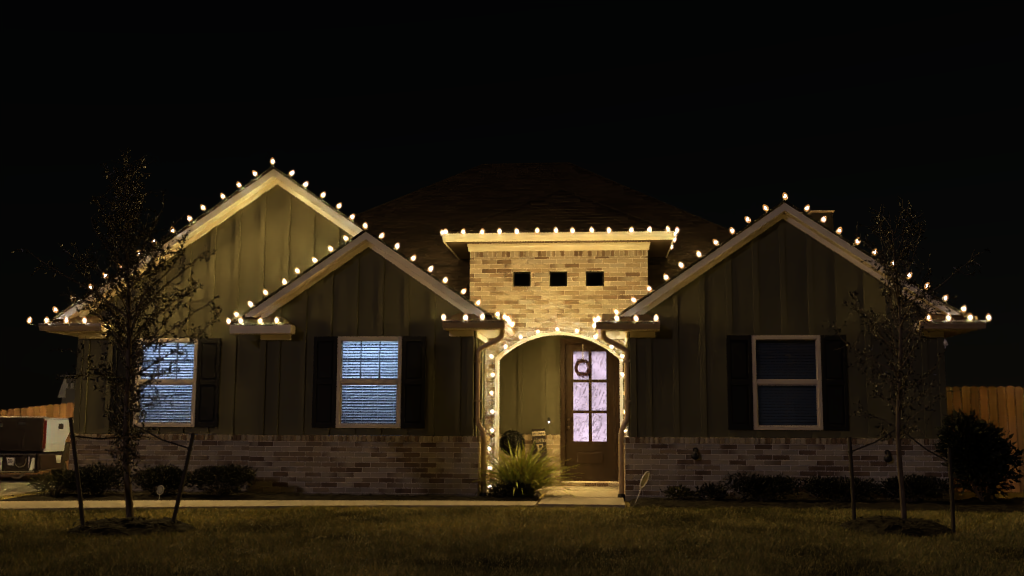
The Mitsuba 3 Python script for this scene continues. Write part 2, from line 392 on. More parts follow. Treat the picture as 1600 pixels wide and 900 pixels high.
m = MB(); m.box(TX1 - .09, TX1, YT + .26, 3.4, 2.6, TZ + .05); part('house__tower_side', m, 'm_siding')
m = MB(); m.box(K1 - .12, K1 - .02, YT + .26, YD + .1, 0, 2.76); part('house__porch_wall', m, 'm_siding')
m = MB(); m.box(K2 + .02, K2 + .12, YT + .26, YD + .1, 0, 2.76)
part('house__porch_wall', m, 'm_siding')

# wainscots: mortar core, bricks, rowlock cap
wreg = [(K0 - .01, KL - .10, YL - .09, 3), (KL - .10, K1 + .09, -.09, 4), (K2 - .09, K3 + .02, -.09, 5)]
field = MB()
for x0, x1, y, sd in wreg:
    core = MB(); core.box(x0 + .002, x1 - .002, y, y + .085, -.1, .884)
    core.box(x0 + .002, x1 - .002, y + .004, y + .085, .884, .968)
    part('house__wainscot', core, 'm_mortar')
    lay(brick_cells(sbox(x0, .085, x1, .885), .118, sd, xoff=x0), y, sd, '', as_parts=False, mb=field)
    lay(brick_cells(sbox(x0, .885, x1, .985), .885, sd + 9, xoff=x0, bl=.0735, bh=.098, run=False), y - .004, sd + 9, '', as_parts=False, mb=field, proud=.014)
    m = MB(); m.box(x0 - .004, x1 + .004, y - .012, y + .08, -.2, .112); part('house__foundation', m, 'm_concrete')
for side, fl, xx in ((0, lambda v: np.stack([K1 + .09 - v[:, 1], v[:, 0], v[:, 2]], 1), K1), (1, lambda v: np.stack([K2 - .09 + v[:, 1], v[:, 0], v[:, 2]], 1), K2)):
    core = MB(); core.box(*((K1, K1 + .088) if side == 0 else (K2 - .088, K2)), -.004, YT - .01, -.1, .966); part('house__wainscot', core, 'm_mortar')
    lay(brick_cells(sbox(-.09, .085, YT - .01, .885), .118, 21 + side, xoff=-.09), 0.0, 22 + side, '', as_parts=False, mb=field, flip=fl)
    lay(brick_cells(sbox(-.09, .885, YT - .01, .985), .885, 31 + side, xoff=-.09, bl=.0735, bh=.098, run=False), -.004, 32 + side, '', as_parts=False, mb=field, flip=fl, proud=.012)
part('house__brickwork', field, 'm_brick', kind='stuff', label='tan and brown brick base below the siding')

# entry tower: mortar core with arch and three small openings, bricks proud of it
def arch_poly(grow=0.0, zlow=0.0):
    cx = (AX0 + AX1) / 2; hw = (AX1 - AX0) / 2; rise = ATOP - ASP
    R = (hw * hw + rise * rise) / (2 * rise); cz = ATOP - R; a = math.asin(hw / R)
    Rg = R + grow; hg = hw + grow; ag = math.acos(min(1, (ASP - cz) / Rg)) if grow else a
    ag = math.asin(min(1, hg / Rg))
    pts = [(cx + Rg * math.sin(t), cz + Rg * math.cos(t)) for t in np.linspace(-ag, ag, 41)]
    return Polygon([(cx - hg, zlow)] + pts + [(cx + hg, zlow)]), (cx, cz, R, a)
ARCH, (ACX, ACZ, AR, AA) = arch_poly(0.0, -.2)
SQ = [(-1.496, -1.193), (-.881, -.581), (-.27, .036)]; SQZ = (3.458, 3.722)
squares = unary_union([sbox(a, SQZ[0], b, SQZ[1]) for a, b in SQ])
tower = unary_union([sbox(K1 + .002, .0, K2 - .002, 2.7), sbox(TX0, 2.5, TX1, TZ + .02)]).difference(ARCH).difference(squares)
m = MB().prism(tower, YT, YT + .25); TW = part('house__brick_wall', m, 'm_mortar')
face = tower.difference(arch_poly(.05, -.2)[0]).intersection(sbox(-9, .09, 9, 4.06))
cells = brick_cells(face.intersection(sbox(-9, 0, 9, 3.955)), SQZ[0], 41, xoff=SQ[1][0])
cells = [c for c in cells if c[0].bounds[2] > TX0]
cells.sort(key=lambda c: -c[0].area)
lay(cells[:280], YT, 42, TW)
extra = MB()
lay(cells[280:], YT, 43, '', as_parts=False, mb=extra)
lay(brick_cells(face.intersection(sbox(-9, 3.957, 9, 4.062)), 3.957, 44, xoff=TX0, bl=.0765, bh=.105, run=False), YT, 45, '', as_parts=False, mb=extra)
part(f'{TW}__soldier_course', extra, 'm_brick', kind='stuff')
# smooth arch surround
ring = arch_poly(.05, .09)[0].difference(arch_poly(0.0, -.2)[0])
m = MB().prism(ring, YT - .016, YT + .02); part('house__arch_trim', m, 'm_trim')
# small square windows
for a, b in SQ:
    m = MB(); zz0, zz1 = SQZ
    m.box(a + .003, a + .025, YT + .10, YT + .14, zz0 + .003, zz1 - .003); m.box(b - .025, b - .003, YT + .10, YT + .14, zz0 + .003, zz1 - .003)
    m.box(a + .026, b - .026, YT + .10, YT + .14, zz0 + .003, zz0 + .025); m.box(a + .026, b - .026, YT + .10, YT + .14, zz1 - .025, zz1 - .003)
    k = part('house__square_window', m, 'm_black')
    p = MB(); p.add([[a + .02, YT + .125, zz0 + .02], [b - .02, YT + .125, zz0 + .02], [b - .02, YT + .125, zz1 - .02], [a + .02, YT + .125, zz1 - .02]], [[0, 1, 2, 3]])
    part(f'{k}__pane', p, 'm_glass')
m = MB(); m.box(TX0 + .1, TX1 - .1, YT + .9, YT + .95, 3.0, 4.2); part('house__attic_wall', m, 'm_roomdark')

# porch interior: ceiling, door wall with siding and brick base
m = MB(); m.box(K1, K2, YT + .255, YD, 2.77, 2.80); part('house__porch_ceiling', m, 'm_ceiling')
DX0, DX1, DZ0, DZ1 = -.745, .305, .10, 2.665
dw = sbox(K1, .0, K2, 2.76).difference(sbox(DX0, 0, DX1, DZ1))
kD = siding('siding_wall', dw.intersection(sbox(-9, .985, 9, 9)), None, YD, .1, K1 + .06, pitch=.406)
m = MB(); m.box(K1 + .003, DX0 - .003, YD - .09, YD + .08, 0, .966); part('house__wainscot', m, 'm_mortar')
f2 = MB()
lay(brick_cells(sbox(K1, .10, DX0 - .002, .885), .118, 51, xoff=-.745 - .254 * 5), YD - .09, 52, '', as_parts=False, mb=f2)
lay(brick_cells(sbox(K1, .885, DX0 - .002, .985), .885, 53, xoff=-.745 - .0735 * 18, bl=.0735, bh=.098, run=False), YD - .094, 54, '', as_parts=False, mb=f2, proud=.014)
lay(brick_cells(sbox(DX0, .092, DX1, .150), .092, 55, xoff=DX0, bl=.21, bh=.058, run=False), YD - .12, 56, '', as_parts=False, mb=f2, proud=.03)
part('house__brickwork', f2, 'm_brick', kind='stuff', label='buff brick base and step on the porch')
m = MB(); m.box(DX0, DX1, YD - .12, YD - .01, 0, .145); part('house__door_step', m, 'm_mortar')

# ------------------------------------------------------------------ trim: frieze, rake boards, soffits
def rake(pk, lo, hi, wl, wr, y, zcut, hi_cut=None):
    px, pz = PEAK[pk]
    def clip(poly, z): return poly.intersection(sbox(-20, z, 20, 20))
    fas = clip(chevron(px, pz, lo, hi, 0, .118), zcut)
    for side in (0, 1):
        q = fas.intersection(sbox(-20, 0, px, 9) if side == 0 else sbox(px, 0, 20, 9))
        if q.area > .01: part('house__rake_board', MB().prism(q, y - .22, y - .198), 'm_trim')
        q = clip(chevron(px, pz, lo, hi, .098, .116), zcut).intersection(sbox(-20, 0, px, 9) if side == 0 else sbox(px, 0, 20, 9))
        if q.area > .004: part('house__rake_soffit', MB().prism(q, y - .197, y - .002), 'm_soffit')
        q = chevron(px, pz, wl, wr, .118, .205).intersection(sbox(-20, 2.55, px, 9) if side == 0 else sbox(px, 2.55, 20, 9))
        if q.area > .004: part('house__frieze', MB().prism(q, y - .042, y - .001), 'm_trim')
rake('big', -8.74, -3.66, K0, -3.66, YL, 2.80)
rake('small', -5.52, -1.78, KL, K1, 0.0, 2.80)
rake('right', .25, 5.25, K2, K3, 0.0, 2.78)

def strip_roof(pk, lo, hi, y0, y1, name='house__gable_roof'):
    px, pz = PEAK[pk]
    part(name, MB().prism(chevron(px, pz, lo, hi, -.045, -.002), y0, y1), 'm_roofplain')
P3('m_roofplain', base_color=(0.008, 0.0054, 0.0037), roughness=.95)
strip_roof('big', K0 - .42, -3.65, YL - .234, 4.75)
strip_roof('big', -3.65, K1 + .42, YL + .01, 4.75)
strip_roof('small', KL - .42, K1 + .42, -.234, YL + .006)
strip_roof('right', K2 - .42, K3 + .42, -.234, 3.75)

# ------------------------------------------------------------------ eaves: cornice returns, gutters
GP = [(0, 0), (.060, 0), (.066, .030), (.092, .066), (.092, .118), (.078, .118), (.078, .100), (.006, .100), (.006, .120), (0, .120)]
def gutter_front(x0, x1, yb, zt):
    """gutter with its back at y = yb, opening to -y"""
    m = MB(); m.sidex(Polygon([(yb - d, zt - .12 + z) for d, z in GP]), x0, x1)
    return part('house__gutter', m, 'm_gutter')
def gutter_side(xb, sgn, y0, y1, zt):
    m = MB(); m.prism(Polygon([(xb + sgn * d, zt - .12 + z) for d, z in GP]), y0, y1)
    return part('house__gutter', m, 'm_gutter')

def cornice(xo, xi, y, zt, gut=True, xw=None):
    """return of the eave on the gable front: xo = outer eave edge, xi = inner end, y = wall plane, zt = gutter top"""
    sg = 1 if xi > xo else -1; a, b = min(xo, xi), max(xo, xi); yf = y - .235
    m = MB(); m.box(a, b, yf, y - .003, zt - .135, zt - .115); k = part('house__eave_return', m, 'm_soffit')
    m = MB(); m.bev(a, b, yf - .02, yf - .001, zt - .140, zt - .004, .003); part(f'{k}__fascia', m, 'm_trim')
    m = MB(); e = xi - sg * .02
    m.bev(min(e, xi), max(e, xi), yf, y - .003, zt - .134, zt - .004, .003); part(f'{k}__end_board', m, 'm_trim')
    # little shingled roof with a hipped inner end
    zb, zf = zt + .145, zt - .002
    hip = xi - sg * .19
    v = np.array([[xo, yf - .02, zf], [xi, yf - .02, zf], [hip, y - .002, zb], [xo, y - .002, zb], [xi, y - .002, zf]])
    f = [[0, 1, 2], [0, 2, 3], [1, 4, 2], [0, 3, 4], [0, 4, 1]] if sg > 0 else [[0, 2, 1], [0, 3, 2], [1, 2, 4], [0, 4, 3], [0, 1, 4]]
    part(f'{k}__shelf_roof', MB().add(v, f), 'm_shelf')
    fx0, fx1 = (xw, xi - sg * .06); m = MB()
    m.bev(min(fx0, fx1), max(fx0, fx1), y - .05, y - .002, zt - .225, zt - .137, .004); part(f'{k}__frieze_board', m, 'm_trim')
    if gut: gutter_front(a - (0 if sg < 0 else .085), b + (0 if sg > 0 else .085) , yf - .021, zt)

ZE = 2.725
cornice(K0 - .42, K0 + .53, YL, ZE, xw=K0)
cornice(KL - .42, KL + .545, 0.0, 2.675, gut=False, xw=KL)
cornice(K1 + .42, K1 - .44, 0.0, ZE, xw=K1)
cornice(K2 - .42, K2 + .44, 0.0, 2.70, xw=K2)
cornice(K3 + .42, K3 - .42, 0.0, 2.69, xw=K3)
# side eaves along the entry
for x, sg, zt in ((K1, 1, ZE), (K2, -1, 2.70)):
    e = x + sg * .42
    m = MB(); m.box(min(x + sg * .002, e), max(x + sg * .002, e), 0.0, YT - .003, zt - .135, zt - .115); k = part('house__side_soffit', m, 'm_soffit')
    m = MB(); m.bev(min(e, e - sg * .02), max(e, e - sg * .02), 0.0, YT - .004, zt - .114, zt - .004, .003); part('house__side_fascia', m, 'm_trim')
    gutter_side(e + sg * .001, sg, -.25, YT - .012, zt)
    m = MB(); m.bev(min(x + sg * .02, x + sg * .05), max(x + sg * .02, x + sg * .05), .02, YT - .004, zt - .23, zt - .137, .004); part('house__side_frieze', m, 'm_trim')
gutter_side(K0 - .421, -1, YL - .25, 5.0, ZE); gutter_side(K3 + .421, 1, -.25, 5.0, 2.69)
m = MB(); m.box(K0 - .42, K0 - .002, YL, 8, ZE - .135, ZE - .115); m.box(K3 + .002, K3 + .42, .0, 8, 2.69 - .135, 2.69 - .115); part('house__side_soffit', m, 'm_soffit')
# tower eave
TE0, TE1, TYF = -2.62, 1.165, 1.10
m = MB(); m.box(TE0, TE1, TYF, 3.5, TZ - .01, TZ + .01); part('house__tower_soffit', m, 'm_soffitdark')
m = MB(); m.bev(TX0 - .03, TX1 + .03, YT - .034, YT - .002, 4.062, TZ - .012, .004); part('house__tower_frieze', m, 'm_trim')
m = MB(); m.bev(TX0 - .045, TX1 + .045, YT - .060, YT - .035, 4.135, TZ - .012, .006); part('house__tower_frieze', m, 'm_trim')
m = MB(); m.bev(TE0, TE1, TYF - .02, TYF - .001, TZ - .03, TZ + .10, .004); part('house__tower_fascia', m, 'm_trim')
m = MB(); m.bev(TE0 - .02, TE0 - .001, TYF - .02, 3.4, TZ - .03, TZ + .10, .004); part('house__tower_fascia', m, 'm_trim')
m = MB(); m.bev(TE1 + .001, TE1 + .02, TYF - .02, 3.4, TZ - .03, TZ + .10, .004); part('house__tower_fascia', m, 'm_trim')
GPT = [(d, z * .8) for d, z in GP]
m = MB(); m.sidex(Polygon([(TYF - .021 - d * .7, TZ + .005 + z) for d, z in GPT]), TE0 - .02, TE1 + .02); part('house__tower_gutter', m, 'm_trim')

# ------------------------------------------------------------------ roofs with shingle courses
def shingle_plane(o, u, w, poly, seed, ex=.14, tab=.30, th=.011):
    """tabs on the plane o + u*a + w*b (u level, w up the slope), clipped to poly in (a, b)"""
    r = random.Random(seed); o, u, w = map(np.array, (o, u, w)); nrm = np.cross(u, w)
    mb = MB(); a0, b0, a1, b1 = poly.bounds; row = 0
    from shapely.prepared import prep
    pp = prep(poly.buffer(.02))
    base = np.array((.015, .010, .0066))
    while b0 + row * ex < b1:
        b = b0 + row * ex; a = a0 - r.random() * tab
        while a < a1:
            wd = tab * r.uniform(.55, 1.15)
            q = sbox(a, b, a + wd, b + ex)
            if pp.intersects(q):
                qq = q.intersection(poly)
                if qq.area > .001:
                    x0, z0, x1, z1 = qq.bounds
                    if pp.contains(q): x0, z0, x1, z1 = a, b, a + wd, b + ex
                    t = th * r.uniform(.7, 1.5); c = base * r.uniform(.55, 1.5) * np.array((1, r.uniform(.93, 1.05), r.uniform(.9, 1.1)))
                    if pp.contains(q):
                        pts = [(x0 + .003, z0, t), (x1 - .003, z0, t), (x1 - .003, z1 + .02, .003), (x0 + .003, z1 + .02, .003), (x0 + .003, z0, -.004), (x1 - .003, z0, -.004)]
                        mb.add([o + u * p + w * q_ + nrm * h for p, q_, h in pts], [[0, 1, 2], [0, 2, 3], [4, 5, 1], [4, 1, 0], [4, 0, 3], [5, 2, 1]], c)
                    else:
                        for gq in getattr(qq, 'geoms', [qq]):
                            if gq.geom_type != 'Polygon' or gq.area < .001: continue
                            e = np.array(gq.exterior.coords)[:-1]; n = len(e)
                            mb.add([o + u * p + w * q_ + nrm * (t * (1 - (q_ - b) / ex) + .003) for p, q_ in e], [[0, i, i + 1] for i in range(1, n - 1)], c)
            a += wd
        row += 1
    return mb

L_ = math.sqrt(1 + S * S); up = np.array([0, 1, S]) / L_
MX0, MX1, MY0, MZ0, RUN = K0 - .44, K3 + .44, 1.0, 2.755, 6.2
RZ = MZ0 + S * RUN
hipL, hipR = MX0 + RUN, MX1 - RUN
base = [[MX0, MY0, MZ0], [MX1, MY0, MZ0], [hipR, MY0 + RUN, RZ], [hipL, MY0 + RUN, RZ], [MX0, MY0 + 2 * RUN, MZ0], [MX1, MY0 + 2 * RUN, MZ0]]
notch = sbox(TX0 + .01 - MX0, -1, TX1 - .01 - MX0, 2.35 * L_)
frontp = Polygon([(0, 0), (MX1 - MX0, 0), (hipR - MX0, RUN * L_), (hipL - MX0, RUN * L_)]).difference(notch)
m = MB()
for g_ in getattr(frontp, 'geoms', [frontp]):
    tm = trimesh.creation.extrude_polygon(g_, .02, engine='earcut'); v = np.array(tm.vertices)
    m.add(np.array([MX0, MY0, MZ0 - .032]) + v[:, :1] * [1, 0, 0] + v[:, 1:2] * up + v[:, 2:] * np.cross([1, 0, 0], up), tm.faces)
m.add(np.array(base) - [0, 0, .01], [[1, 5, 2], [0, 3, 4], [3, 2, 5], [3, 5, 4]]); part('house__roof', m, 'm_roofplain')
pl = Polygon([(0, .1), (MX1 - MX0, .1), (hipR - MX0, RUN * L_), (hipL - MX0, RUN * L_)])
hid = unary_union([Polygon([(K2 - .2 - MX0, 0), (PEAK['right'][0] - MX0, 2.9), (K3 + .3 - MX0, 0)]), Polygon([(K0 + .3 - MX0, 0), (PEAK['big'][0] - MX0, 3.3), (K1 - .3 - MX0, 0)])])
mb = shingle_plane((MX0, MY0, MZ0), (1, 0, 0), up, pl.difference(hid).difference(notch), 61)
part('house__roof__shingles', mb, 'm_shingle', kind='stuff')
# tower hip
HZ = TZ + .10; hw = (TE1 - TE0) / 2 + .03; cx = (TE0 + TE1) / 2; TS = .60; apz = HZ + TS * hw; ty = TYF - .03
v = [[cx - hw, ty, HZ], [cx + hw, ty, HZ], [cx, ty + hw, apz], [cx, 5.6, apz], [cx - hw, 5.6, HZ], [cx + hw, 5.6, HZ]]
part('house__tower_roof', MB().add(np.array(v) - [0, 0, .008], [[0, 1, 2], [1, 5, 3], [1, 3, 2], [0, 2, 3], [0, 3, 4]]), 'm_roofplain')
Lt = math.sqrt(1 + TS * TS)
mb = shingle_plane((cx - hw, ty, HZ), (1, 0, 0), np.array([0, 1, TS]) / Lt, Polygon([(0, 0), (2 * hw, 0), (hw, hw * Lt)]), 62)
part('house__tower_roof__shingles', mb, 'm_shingle', kind='stuff')
m = MB()
for s_ in (-1, 1):
    p0 = np.array([cx + s_ * hw, ty, HZ]); p1 = np.array([cx, ty + hw, apz]); m.tube([p0, (p0 + p1) / 2, p1], .016, 5)
part('house__tower_roof__hip_cap', m, 'm_roofplain')
m = MB()
for p0, p1 in (((MX0, MY0, MZ0), (hipL, MY0 + RUN, RZ)), ((MX1, MY0, MZ0), (hipR, MY0 + RUN, RZ)), ((hipL, MY0 + RUN, RZ), (hipR, MY0 + RUN, RZ))):
    p0, p1 = np.array(p0), np.array(p1); m.tube([p0, (p0 + p1) / 2, p1], .02, 5)
part('house__roof__ridge_cap', m, 'm_roofplain')
m = MB(); m.bev(3.75, 4.12, 2.8, 3.2, 3.4, 4.93, .006); k = part('house__roof_vent', m, 'm_roofplain')
m = MB(); m.bev(3.73, 4.14, 2.78, 3.22, 4.93, 4.97, .006); part(f'{k}__cap', m, 'm_gutter')

# downspouts
def spout(pts, name='house__downspout'):
    m = MB(); P = [np.array(p, float) for p in pts]
    Q = [P[0]]
    for a, b, c in zip(P[:-2], P[1:-1], P[2:]):
        r_ = .07
        pa, pc = b + (a - b) / np.linalg.norm(a - b) * r_, b + (c - b) / np.linalg.norm(c - b) * r_
        Q += [(1 - t) ** 2 * pa + 2 * t * (1 - t) * b + t * t * pc for t in np.linspace(0, 1, 6)]
    Q.append(P[-1]); m.tube(Q, .040, 12)
    k = part(name, m, 'm_gutter', smooth=40)
    for z in (1.5, 2.1):
        s = MB(); x, y = P[3][0], P[3][1]; s.bev(x - .052, x + .052, y - .048, y + .048, z, z + .03, .004); part(f'{k}__bracket', s, 'm_gutter')
    s = MB(); e = P[-1]; s.tube([[e[0], e[1], .12], [e[0], e[1] - .03, .02]], .055, 10); part(f'{k}__drain_boot', s, 'm_black')
ys = .07
spout([(-1.525, ys - .16, 2.61), (-1.525, ys - .1, 2.49), (-1.915, ys, 2.30), (-1.915, ys, 2.0), (-1.915, ys, 1.20), (-1.812, ys - .02, 1.02), (-1.812, ys - .02, .09)])
spout([(.015, ys - .16, 2.59), (.015, ys - .1, 2.47), (.372, ys, 2.29), (.372, ys, 2.0), (.372, ys, 1.27), (.272, ys - .02, 1.05), (.272, ys - .02, .09)])

# ------------------------------------------------------------------ windows
def window(i, lamp, grid):
    x0, x1, y = WIN[i]; yf = y - .028
    W = 'house__window'
    m = MB(); fw = .058
    m.bev(x0, x0 + fw, yf, y + .06, WZ0, WZ1, .004); m.bev(x1 - fw, x1, yf, y + .06, WZ0, WZ1, .004)
    m.bev(x0 + fw, x1 - fw, yf, y + .06, WZ1 - .062, WZ1, .004); m.bev(x0 + fw, x1 - fw, yf - .006, y + .06, WZ0, WZ0 + .050, .004)
    k = part(W, m, 'm_frame', label=('white framed sash window lit blue behind open blinds' if lamp > 2 else 'dim white framed sash window with an added faint lamp inside'))
    zm = WZ0 + .715
    m = MB(); m.bev(x0 + fw, x1 - fw, yf + .012, y + .05, zm - .034, zm + .034, .004); part(f'{k}__meeting_rail', m, 'm_frame')
    for nm, z0, z1, yy, mw in (('upper', zm + .036, WZ1 - .064, y + .030, .006), ('lower', zm - .036, WZ0 + .052, y + .012, .018)):
        za, zb = min(z0, z1), max(z0, z1)
        m = MB(); xa, xb = x0 + fw + .001, x1 - fw - .001
        m.box(xa, xa + mw, yy - .008, yy + .02, za, zb); m.box(xb - mw, xb, yy - .008, yy + .02, za, zb)
        m.box(xa + mw, xb - mw, yy - .008, yy + .02, za, za + mw); m.box(xa + mw, xb - mw, yy - .008, yy + .02, zb - mw, zb)
        part(f'{k}__sash', m, 'm_frame')
        p = MB(); p.add([[xa, yy, za], [xb, yy, za], [xb, yy, zb], [xa, yy, zb]], [[0, 1, 2, 3]]); part(f'{k}__pane', p, 'm_glass')
        if nm == 'upper' and grid:
            for j in (1, 2):
                xm = xa + (xb - xa) * j / 3; q = MB(); q.box(xm - .008, xm + .008, yy + .006, yy + .016, za, zb); part(f'{k}__muntin', q, 'm_muntin')
            zc = (za + zb) / 2; q = MB(); q.box(xa, xb, yy + .018, yy + .026, zc - .009, zc + .009); part(f'{k}__muntin', q, 'm_muntin')
    # blinds: one mesh per slat
    z = WZ1 - .10; yb = y + .10; j = 0
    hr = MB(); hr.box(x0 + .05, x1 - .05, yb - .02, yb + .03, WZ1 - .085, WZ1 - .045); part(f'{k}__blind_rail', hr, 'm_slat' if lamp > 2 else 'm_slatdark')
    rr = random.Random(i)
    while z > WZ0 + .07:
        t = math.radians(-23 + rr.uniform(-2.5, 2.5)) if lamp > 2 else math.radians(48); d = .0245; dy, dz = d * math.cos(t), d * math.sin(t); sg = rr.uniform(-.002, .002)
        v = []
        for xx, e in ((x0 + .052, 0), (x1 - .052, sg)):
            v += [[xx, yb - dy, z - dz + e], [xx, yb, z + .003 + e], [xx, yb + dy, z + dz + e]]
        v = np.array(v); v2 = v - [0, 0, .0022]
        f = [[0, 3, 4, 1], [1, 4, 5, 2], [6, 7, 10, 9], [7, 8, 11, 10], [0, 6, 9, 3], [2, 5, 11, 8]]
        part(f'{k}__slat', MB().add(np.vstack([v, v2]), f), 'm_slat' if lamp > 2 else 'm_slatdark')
        z -= .0435
    c = MB()
    for fx in (.13, .38, .62, .87):
        xx = x0 + (x1 - x0) * fx; c.tube([[xx, yb - .026, WZ0 + .06], [xx, yb - .026, WZ1 - .06]], .0022, 4)
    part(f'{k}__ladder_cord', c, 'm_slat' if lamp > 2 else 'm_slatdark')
    # the room behind
    m = MB(); a, b, yo, yi = x0 - .25, x1 + .25, y + .102, y + 1.7
    m.add([[a, yi, .5], [b, yi, .5], [b, yi, 2.74], [a, yi, 2.74]], [[0, 1, 2, 3]])
    m.add([[a, yo, .5], [b, yo, .5], [b, yi, .5], [a, yi, .5]], [[0, 1, 2, 3]]); m.add([[a, yo, 2.74], [b, yo, 2.74], [b, yi, 2.74], [a, yi, 2.74]], [[0, 1, 2, 3]])
    m.add([[a, yo, .5], [a, yi, .5], [a, yi, 2.74], [a, yo, 2.74]], [[0, 1, 2, 3]]); m.add([[b, yo, .5], [b, yi, .5], [b, yi, 2.74], [b, yo, 2.74]], [[0, 1, 2, 3]])
    part('house__room', m, 'm_room' if lamp else 'm_roomdark')
    if lamp:
        q = MB(); q.add([[x0, y + .55, 2.70], [x0, y + 1.45, 2.70], [x1, y + 1.45, 2.70], [x1, y + .55, 2.70]], [[0, 1, 2, 3]])
        part('house__room_lamp', q, 'm_white', emitter={'type': 'area', 'radiance': {'type': 'rgb', 'value': [lamp * .60, lamp * .83, lamp * 1.12]}})
    # shutters: frame with a raised panel pair
    for a, b in ((x0 - SHW, x0 - .006), (x1 + .006, x1 + SHW)):
        m = MB(); yb_, yf_ = y - .004, y - .034; st = .055
        m.bev(a, a + st, yf_, yb_, WZ0, WZ1, .004); m.bev(b - st, b, yf_, yb_, WZ0, WZ1, .004)
        for z0, z1 in ((WZ0, WZ0 + .08), ((WZ0 + WZ1) / 2 - .04, (WZ0 + WZ1) / 2 + .04), (WZ1 - .08, WZ1)): m.bev(a + st, b - st, yf_, yb_, z0, z1, .004)
        m.box(a + st, b - st, y - .014, yb_, WZ0 + .08, WZ1 - .08)
        s = part('house__shutter', m, 'm_shutter')
        q = MB(); c_ = (WZ0 + WZ1) / 2
        for z0, z1 in ((WZ0 + .10, c_ - .06), (c_ + .06, WZ1 - .10)): q.bev(a + st + .02, b - st - .02, y - .026, y - .0145, z0, z1, .008)
        part(f'{s}__panel', q, 'm_shutter')
window(0, 23.0, True); window(1, 23.0, True); window(2, .65, False)  # last window is dark; its faint lamp is added to show the slats

# ------------------------------------------------------------------ front door
m = MB(); y0 = YD - .105
m.bev(DX0, DX0 + .085, y0, YD + .05, .145, DZ1, .005); m.bev(DX1 - .085, DX1, y0, YD + .05, .145, DZ1, .005); m.bev(DX0 + .085, DX1 - .085, y0, YD + .05, DZ1 - .09, DZ1, .005)
part('house__door_frame', m, 'm_door')
m = MB(); m.bev(DX0 + .02, DX1 - .02, YD - .15, YD + .04, .146, .172, .004); part('house__door_sill', m, 'm_trim')
lx0, lx1, lz0, lz1 = DX0 + .088, DX1 - .088, .175, DZ1 - .093
gx = [(-.526, -.236), (-.200, .077)]; gz = [(.853, 1.361), (1.394, 1.903), (1.937, 2.450)]
leaf = sbox(lx0, lz0, lx1, lz1)
panel = sbox(-.51, .43, .06, .715)
lf = leaf.difference(unary_union([sbox(a, c, b, d) for a, b in gx for c, d in gz] + [panel]))
DOOR = part('house__front_door', MB().prism(lf, YD - .045, YD), 'm_door')
m = MB(); m.box(-.51, .06, YD - .022, YD - .004, .43, .715); part(f'{DOOR}__panel', m, 'm_door')
m = MB(); m.bev(-.455, .005, YD - .04, YD - .0225, .475, .670, .014); part(f'{DOOR}__raised_panel', m, 'm_door')
def rain(p, n, uv):  # rain glass streaks, with interior light and dimmer top painted into the glow
    wv = fbm(p.x * 9 + 3, 1.0, p.z * 5, 3) * 2.2
    a = noise(p.x * 30 + wv * 3, 5.0, p.z * 15 + wv * 4)
    e = smoothstep(.56, .64, a) * smoothstep(.82, .72, a)
    b = noise(p.x * 24 + wv * 6, 9.0, p.z * 26 - wv * 3); s = smoothstep(.80, .9, b)
    top = smoothstep(2.36, 2.44, p.z)
    lum = (1 - .58 * e) * (1 + .25 * s) * (.55 + .75 * fbm(p.x * 4, 2.0, p.z * 3.2, 2)) * (1 - .6 * top)
    return mi.Color3f(.84, .64, .83) * lum
for a, b in gx:
    for c, d in gz:
        q = MB(); q.add([[a - .004, YD - .018, c - .004], [b + .004, YD - .018, c - .004], [b + .004, YD - .018, d + .004], [a - .004, YD - .018, d + .004]], [[0, 1, 2, 3]])
        part(f'{DOOR}__lit_pane', q, 'm_paneglass', uv=np.array([[0, 0], [1, 0], [1, 1], [0, 1.0]]), emitter={'type': 'area', 'radiance': mikit.proc(rain)})
        fr = sbox(a - .003, c - .003, b + .003, d + .003).difference(sbox(a + .009, c + .009, b - .009, d - .009))
        part(f'{DOOR}__bead', MB().prism(fr, YD - .053, YD - .03), 'm_door')
for z, r_ in ((1.235, .028), (1.10, .030)):
    q = MB(); q.tube([[-.60, YD - .046, z], [-.60, YD - .058, z]], r_, 16); q.tube([[-.60, YD - .058, z], [-.60, YD - .085, z]], .012, 10)
    s = trimesh.creation.icosphere(2, r_ * .85); s.apply_translation([-.60, YD - .10, z]); q.tri(s)
    part(f'{DOOR}__door_knob', q, 'm_brass', smooth=50)
m = MB(); m.box(K1, K2, YD + .25, YD + .3, 0, 2.8); part('house__hall_wall', m, 'm_roomdark')
# doorbell
q = MB(); q.bev(-.972, -.926, YD - .028, YD - .003, 1.165, 1.275, .006); part('house__doorbell', q, 'm_black')
q = MB(); q.tube([[-.949, YD - .0285, 1.195], [-.949, YD - .036, 1.195]], .020, 14); part('house__doorbell__button', q, 'm_white', emitter={'type': 'area', 'radiance': {'type': 'rgb', 'value': [2.2, 1.9, 2.0]}})
# wall fittings
for x, z in ((1.365, .735), (4.137, .718)):
    q = MB(); q.tube([[x, -.10, z + .06], [x, -.125, z + .06]], .038, 14); q.tube([[x, -.125, z + .06], [x, -.17, z + .05], [x, -.19, z]], .022, 8)
    s = trimesh.creation.icosphere(2, .06); s.apply_scale([1, .6, .85]); s.apply_translation([x - .01, -.165, z - .03]); q.tri(s)
    part('house__hose_tap', q, 'm_black', smooth=40)
q = MB(); q.bev(5.041, 5.075, -.01, .07, 2.28, 2.44, .006); q.tube([[5.06, -.01, 2.40], [5.06, -.06, 2.36]], .03, 10); part('house__flood_light', q, 'm_white')

